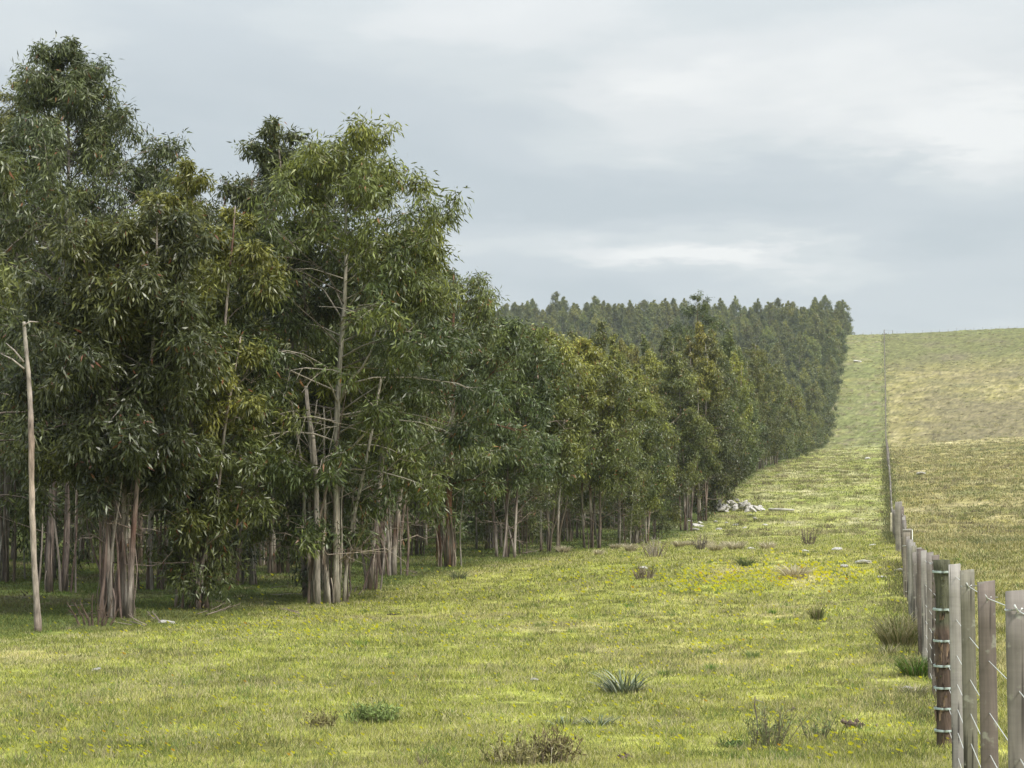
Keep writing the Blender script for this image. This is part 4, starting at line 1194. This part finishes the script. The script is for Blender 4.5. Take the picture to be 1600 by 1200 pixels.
# scattered tussocks giving the far pastures their broken surface
def far_tussocks():
    g = np.random.default_rng(51); Vs, Cs = [], []
    n = 3600
    d = np.concatenate([g.uniform(112, 372, 2300), g.uniform(395, 640, 1300)]); u = g.random(n)
    px_ = np.where(d < 372, g.uniform(1130, 1680, n), g.uniform(1290, 1680, n))
    x_ = d * np.tan(np.arctan((px_ - 800) / FX) - YAW)
    ok = (x_ > -10.5) & (abs(x_ - FX0) > .35)
    m = fbm(x_ / 12, d / 20, 5, 2) > .42
    ok &= m | (g.random(n) < .3)
    x_, d = x_[ok], d[ok]; n = len(d)
    per = 46
    idx = np.repeat(np.arange(n), per); N_ = n * per
    sc = g.uniform(.5, 1.2, n) * np.where(d > 380, 1.35, 1.0)
    P = np.stack([x_[idx] + g.normal(0, .22, N_) * sc[idx], d[idx] + g.normal(0, .16, N_) * sc[idx], np.zeros(N_)], -1)
    P[:, 2] = height(P[:, 0], P[:, 1]) - .02
    r = g.random(n); base = np.where((r < .45)[:, None], np.array([.36, .32, .17]), np.where((r < .8)[:, None], np.array([.23, .24, .09]), np.array([.20, .17, .10])))
    C = base[idx] * g.uniform(.6, 1.35, N_)[:, None]
    H_ = g.uniform(.14, .38, N_) * sc[idx]; W_ = g.uniform(.03, .07, N_)
    me = blades_mesh('tussock_grass', P, H_, W_, C, 1.3, 7)
    tag(link('tussock_grass', me), kind='stuff', label='rough tussocky grass over the rising far pastures')
far_tussocks()


def fence_growth():
    g = np.random.default_rng(91); n = 26000
    y_ = 16 * np.exp(g.random(n) * np.log(640 / 16)); x_ = FX0 - .12 + g.normal(0, .16, n) * (1 + y_ / 300)
    k = (fbm(y_ / 3.5, x_ * 0, 4, 2) * (y_ < 100) + (y_ >= 100) > .46) & (g.random(n) < np.interp(y_, [200, 400], [1, .25]))
    x_, y_ = x_[k], y_[k]; n = len(x_)
    P = np.stack([x_, y_, height(x_, y_) - .02], -1); s_ = (y_ / 20) ** .45
    cols = np.array(OLV + [(.12, .11, .06), (.09, .11, .04)])[g.integers(0, 6, n)] * g.uniform(.6, 1.3, n)[:, None]
    me = blades_mesh('rank_grass', P, .11 * s_ * g.uniform(.5, 1.2, n), .008 * (y_ / 20) ** .8 * g.uniform(.7, 1.3, n), cols, .9, 8)
    tag(link('rank_grass', me), kind='stuff', label='rank ungrazed grass along the foot of the fence')
fence_growth()


def rock_mesh(seed, flat=.6):
    g = np.random.default_rng(seed)
    import bmesh
    bm = bmesh.new(); bmesh.ops.create_icosphere(bm, subdivisions=3, radius=1.0)
    dirs = unit(g.normal(0, 1, (11, 3))); offs = g.uniform(.55, .9, 11)
    for v in bm.verts:
        p = np.array(v.co)
        for d_, o_ in zip(dirs, offs):
            q = p @ d_
            if q > o_: p = p - d_ * (q - o_) * .9
        p = p * (1 + .05 * g.normal()) ; p[2] *= flat
        v.co = p
    me = bpy.data.meshes.new('rock'); bm.to_mesh(me); bm.free()
    me.materials.append(M_STONE)
    at = me.color_attributes.new('tint', 'FLOAT_COLOR', 'POINT')
    c = np.ones((len(me.vertices), 4), np.float32); c[:, :3] = np.array([.66, .63, .59]) * g.uniform(.75, 1.1, (len(me.vertices), 1)); at.data.foreach_set('color', c.ravel())
    return me


rocks = [rock_mesh(k, .5 + .1 * (k % 3)) for k in range(6)]
cx, cy, cz = spot(1143, 139)
gk = np.random.default_rng(9)
for k in range(64):     # the pile
    a = gk.random() * 6.28; q = gk.random() ** .45; xx = cx + cos(a) * q * 2.0; yy = cy + sin(a) * q * 1.4; r = gk.uniform(.12, .30)
    zz = float(height(xx, yy)) + (1 - q) * gk.uniform(.1, .95) + r * .25
    o = link('stone', rocks[k % 6], None, (xx, yy, zz)); o.rotation_euler = (gk.normal(0, .5), gk.normal(0, .5), gk.random() * 6.28); o.scale = (r * gk.uniform(.9, 1.7), r, r * .9)
    tag(o, 'pale broken stone in the heap beside the wood', 'stone', 'pale stones in the heap beside the wood')
for k, (px, py, r) in enumerate([(1088, 822, .22), (1094, 818, .16), (1085, 829, .2), (1100, 812, .16), (1096, 823, .13), (1078, 815, .14), (1180, 812, .16), (1150, 822, .14), (1163, 826, .12), (1123, 828, .16), (1196, 821, .12), (1135, 818, .1),
                                 (1172, 806, .13), (1105, 796, .14), (1185, 797, .16), (1070, 800, .16), (1205, 797, .16), (1118, 816, .11), (1092, 806, .13), (1098, 790, .18)]):
    x_, y_, z_ = ground_at(px, py)
    o = link('stone', rocks[(k * 5) % 6], None, (x_, y_, z_ + r * .2)); o.rotation_euler = (.2, .1, k * 1.3); o.scale = (r * 1.5, r, r * .8)
    tag(o, 'pale stone lying loose in the grass around the stone heap', 'stone', 'loose pale stones around the heap')
for k, (px, py, r, lab) in enumerate([(1174, 859, .15, 'bright white upright stone among the straw tussocks'), (1348, 881, .15, 'rounded white stone in open grass not far from the fence'), (1005, 889, .11, 'pale flat stone before the grey dead weed'),
                                      (262, 975, .10, 'grey-white stone at the foot of the leafy suckers'), (1318, 886, .10, 'low pale stone half sunk beside the rounded white one'), (152, 1048, .05, 'small cream stone in the near turf below the peeling stems'),
                                      (1415, 1076, .04, 'tiny pale stone in the grass at the fence foot'), (1405, 893, .10, 'flat beige stone close beside the fence'), (835, 1064, .045, 'small grey stone left of the spiky plant in open turf'), (1378, 903, .08, 'small beige stone between the white one and the fence'),
                                      (1308, 860, .14, 'flat pale slab in the grass beyond the rounded white stone'), (1362, 854, .14, 'pale slab of rock in the turf close to the far fence'), (1258, 862, .10, 'little pale stone below the dark bare shrub'), (1440, 742, .3, 'pale flat stone across the fence on the rising pasture'), (1357, 718, .35, 'pale stone on the brow of the near rise'), (1343, 566, .9, 'pale boulder high on the hill pasture')]):
    x_, y_, z_ = ground_at(px, py)
    o = link('stone', rocks[(k * 3 + 1) % 6], None, (x_, y_, z_ + r * .15)); o.rotation_euler = (.15, .1, k * 2.1 + .4); o.scale = (r * 1.4, r, r * .8)
    tag(o, lab, 'stone')
# white fallen log by the heap
x_, y_, z_ = ground_at(1221, 800)
lm = MB(); lm.tube([(-.75, .1, .12), (-.3, 0, .13), (.3, -.1, .10), (.8, -.25, .09)], [.07, .09, .08, .05], 8, (.55, .52, .47), rough=.15)
tag(link('fallen_log', lm.mesh('fallen_log', [M_STONE]), None, (x_, y_, z_)), 'bleached white log lying on the grass next to the stone heap', 'log')

# clods of dried dung / earth
def clod_mesh(seed, n=26, r=.09):
    g = np.random.default_rng(seed); mb = MB()
    for k in range(n):
        c = np.array([g.normal(0, r * .6), g.normal(0, r * .45), abs(g.normal(0, r * .16))]); q = r * g.uniform(.15, .38)
        U = unit(g.normal(0, 1, (8, 3))) * q * np.array([1.2, 1, .8])
        Q = np.array([[0, 0, 1], [1, 0, 0], [0, 1, 0], [-1, 0, 0], [0, -1, 0], [0, 0, -1]]) * q * g.uniform(.7, 1.3, (6, 3)) + c
        mb.add(Q, [(0, 1, 2), (0, 2, 3), (0, 3, 4), (0, 4, 1), (5, 2, 1), (5, 3, 2), (5, 4, 3), (5, 1, 4)], np.array([.12, .09, .07]) * g.uniform(.5, 1.6))
    return mb.mesh('clod', [M_CLOD], False)


for k, (px, py, r, lab) in enumerate([(1243, 1113, .075, 'rounded dark brown clod in grass above the forked shrub'), (1330, 1137, .10, 'spread reddish-brown crumbled clod with orange flowers beside it'), (977, 1186, .065, 'small chocolate brown clod near the bottom of the pasture'),
                                      (615, 961, .08, 'black little clod in the grass below the ringed stem'), (260, 1045, .05, 'grey-brown clod in the near turf under the trees'), (1218, 1050, .035, 'tiny black clod in the green tuft patch'), (532, 1038, .05, 'flat dark clod before the bright green tufts'), (600, 1046, .05, 'thin dark clod just below the wide green tuft'), (382, 1143, .05, 'greyish clod lying low in the near turf')]):
    plant('clod', lab, 'clod', clod_mesh(k + 2, 26, r), px, py, k)

print('leaf faces', sum(TREE_STATS))

# ------------------------------------------------------------------ haze
def build_haze():
    x0, x1, y0, y1, z0, z1 = -420, 330, -85, 900, -3.0, 84
    mb = MB()
    mb.add([(x0, y0, z0), (x1, y0, z0), (x1, y1, z0), (x0, y1, z0), (x0, y0, z1), (x1, y0, z1), (x1, y1, z1), (x0, y1, z1)], [(3, 2, 1, 0), (4, 5, 6, 7), (0, 1, 5, 4), (1, 2, 6, 5), (2, 3, 7, 6), (3, 0, 4, 7)])
    m = bpy.data.materials.new('haze'); m.use_nodes = True; n = m.node_tree.nodes; n.clear()
    out = n.new('ShaderNodeOutputMaterial'); pv = n.new('ShaderNodeVolumePrincipled')
    pv.inputs['Color'].default_value = (.86, .93, 1, 1); pv.inputs['Density'].default_value = HAZE
    m.node_tree.links.new(pv.outputs[0], out.inputs['Volume'])
    tag(link('haze', mb.mesh('haze', [m], False)), kind='stuff', label='thin bluish haze over the far hillside')


HAZE = 0.00014
build_haze()
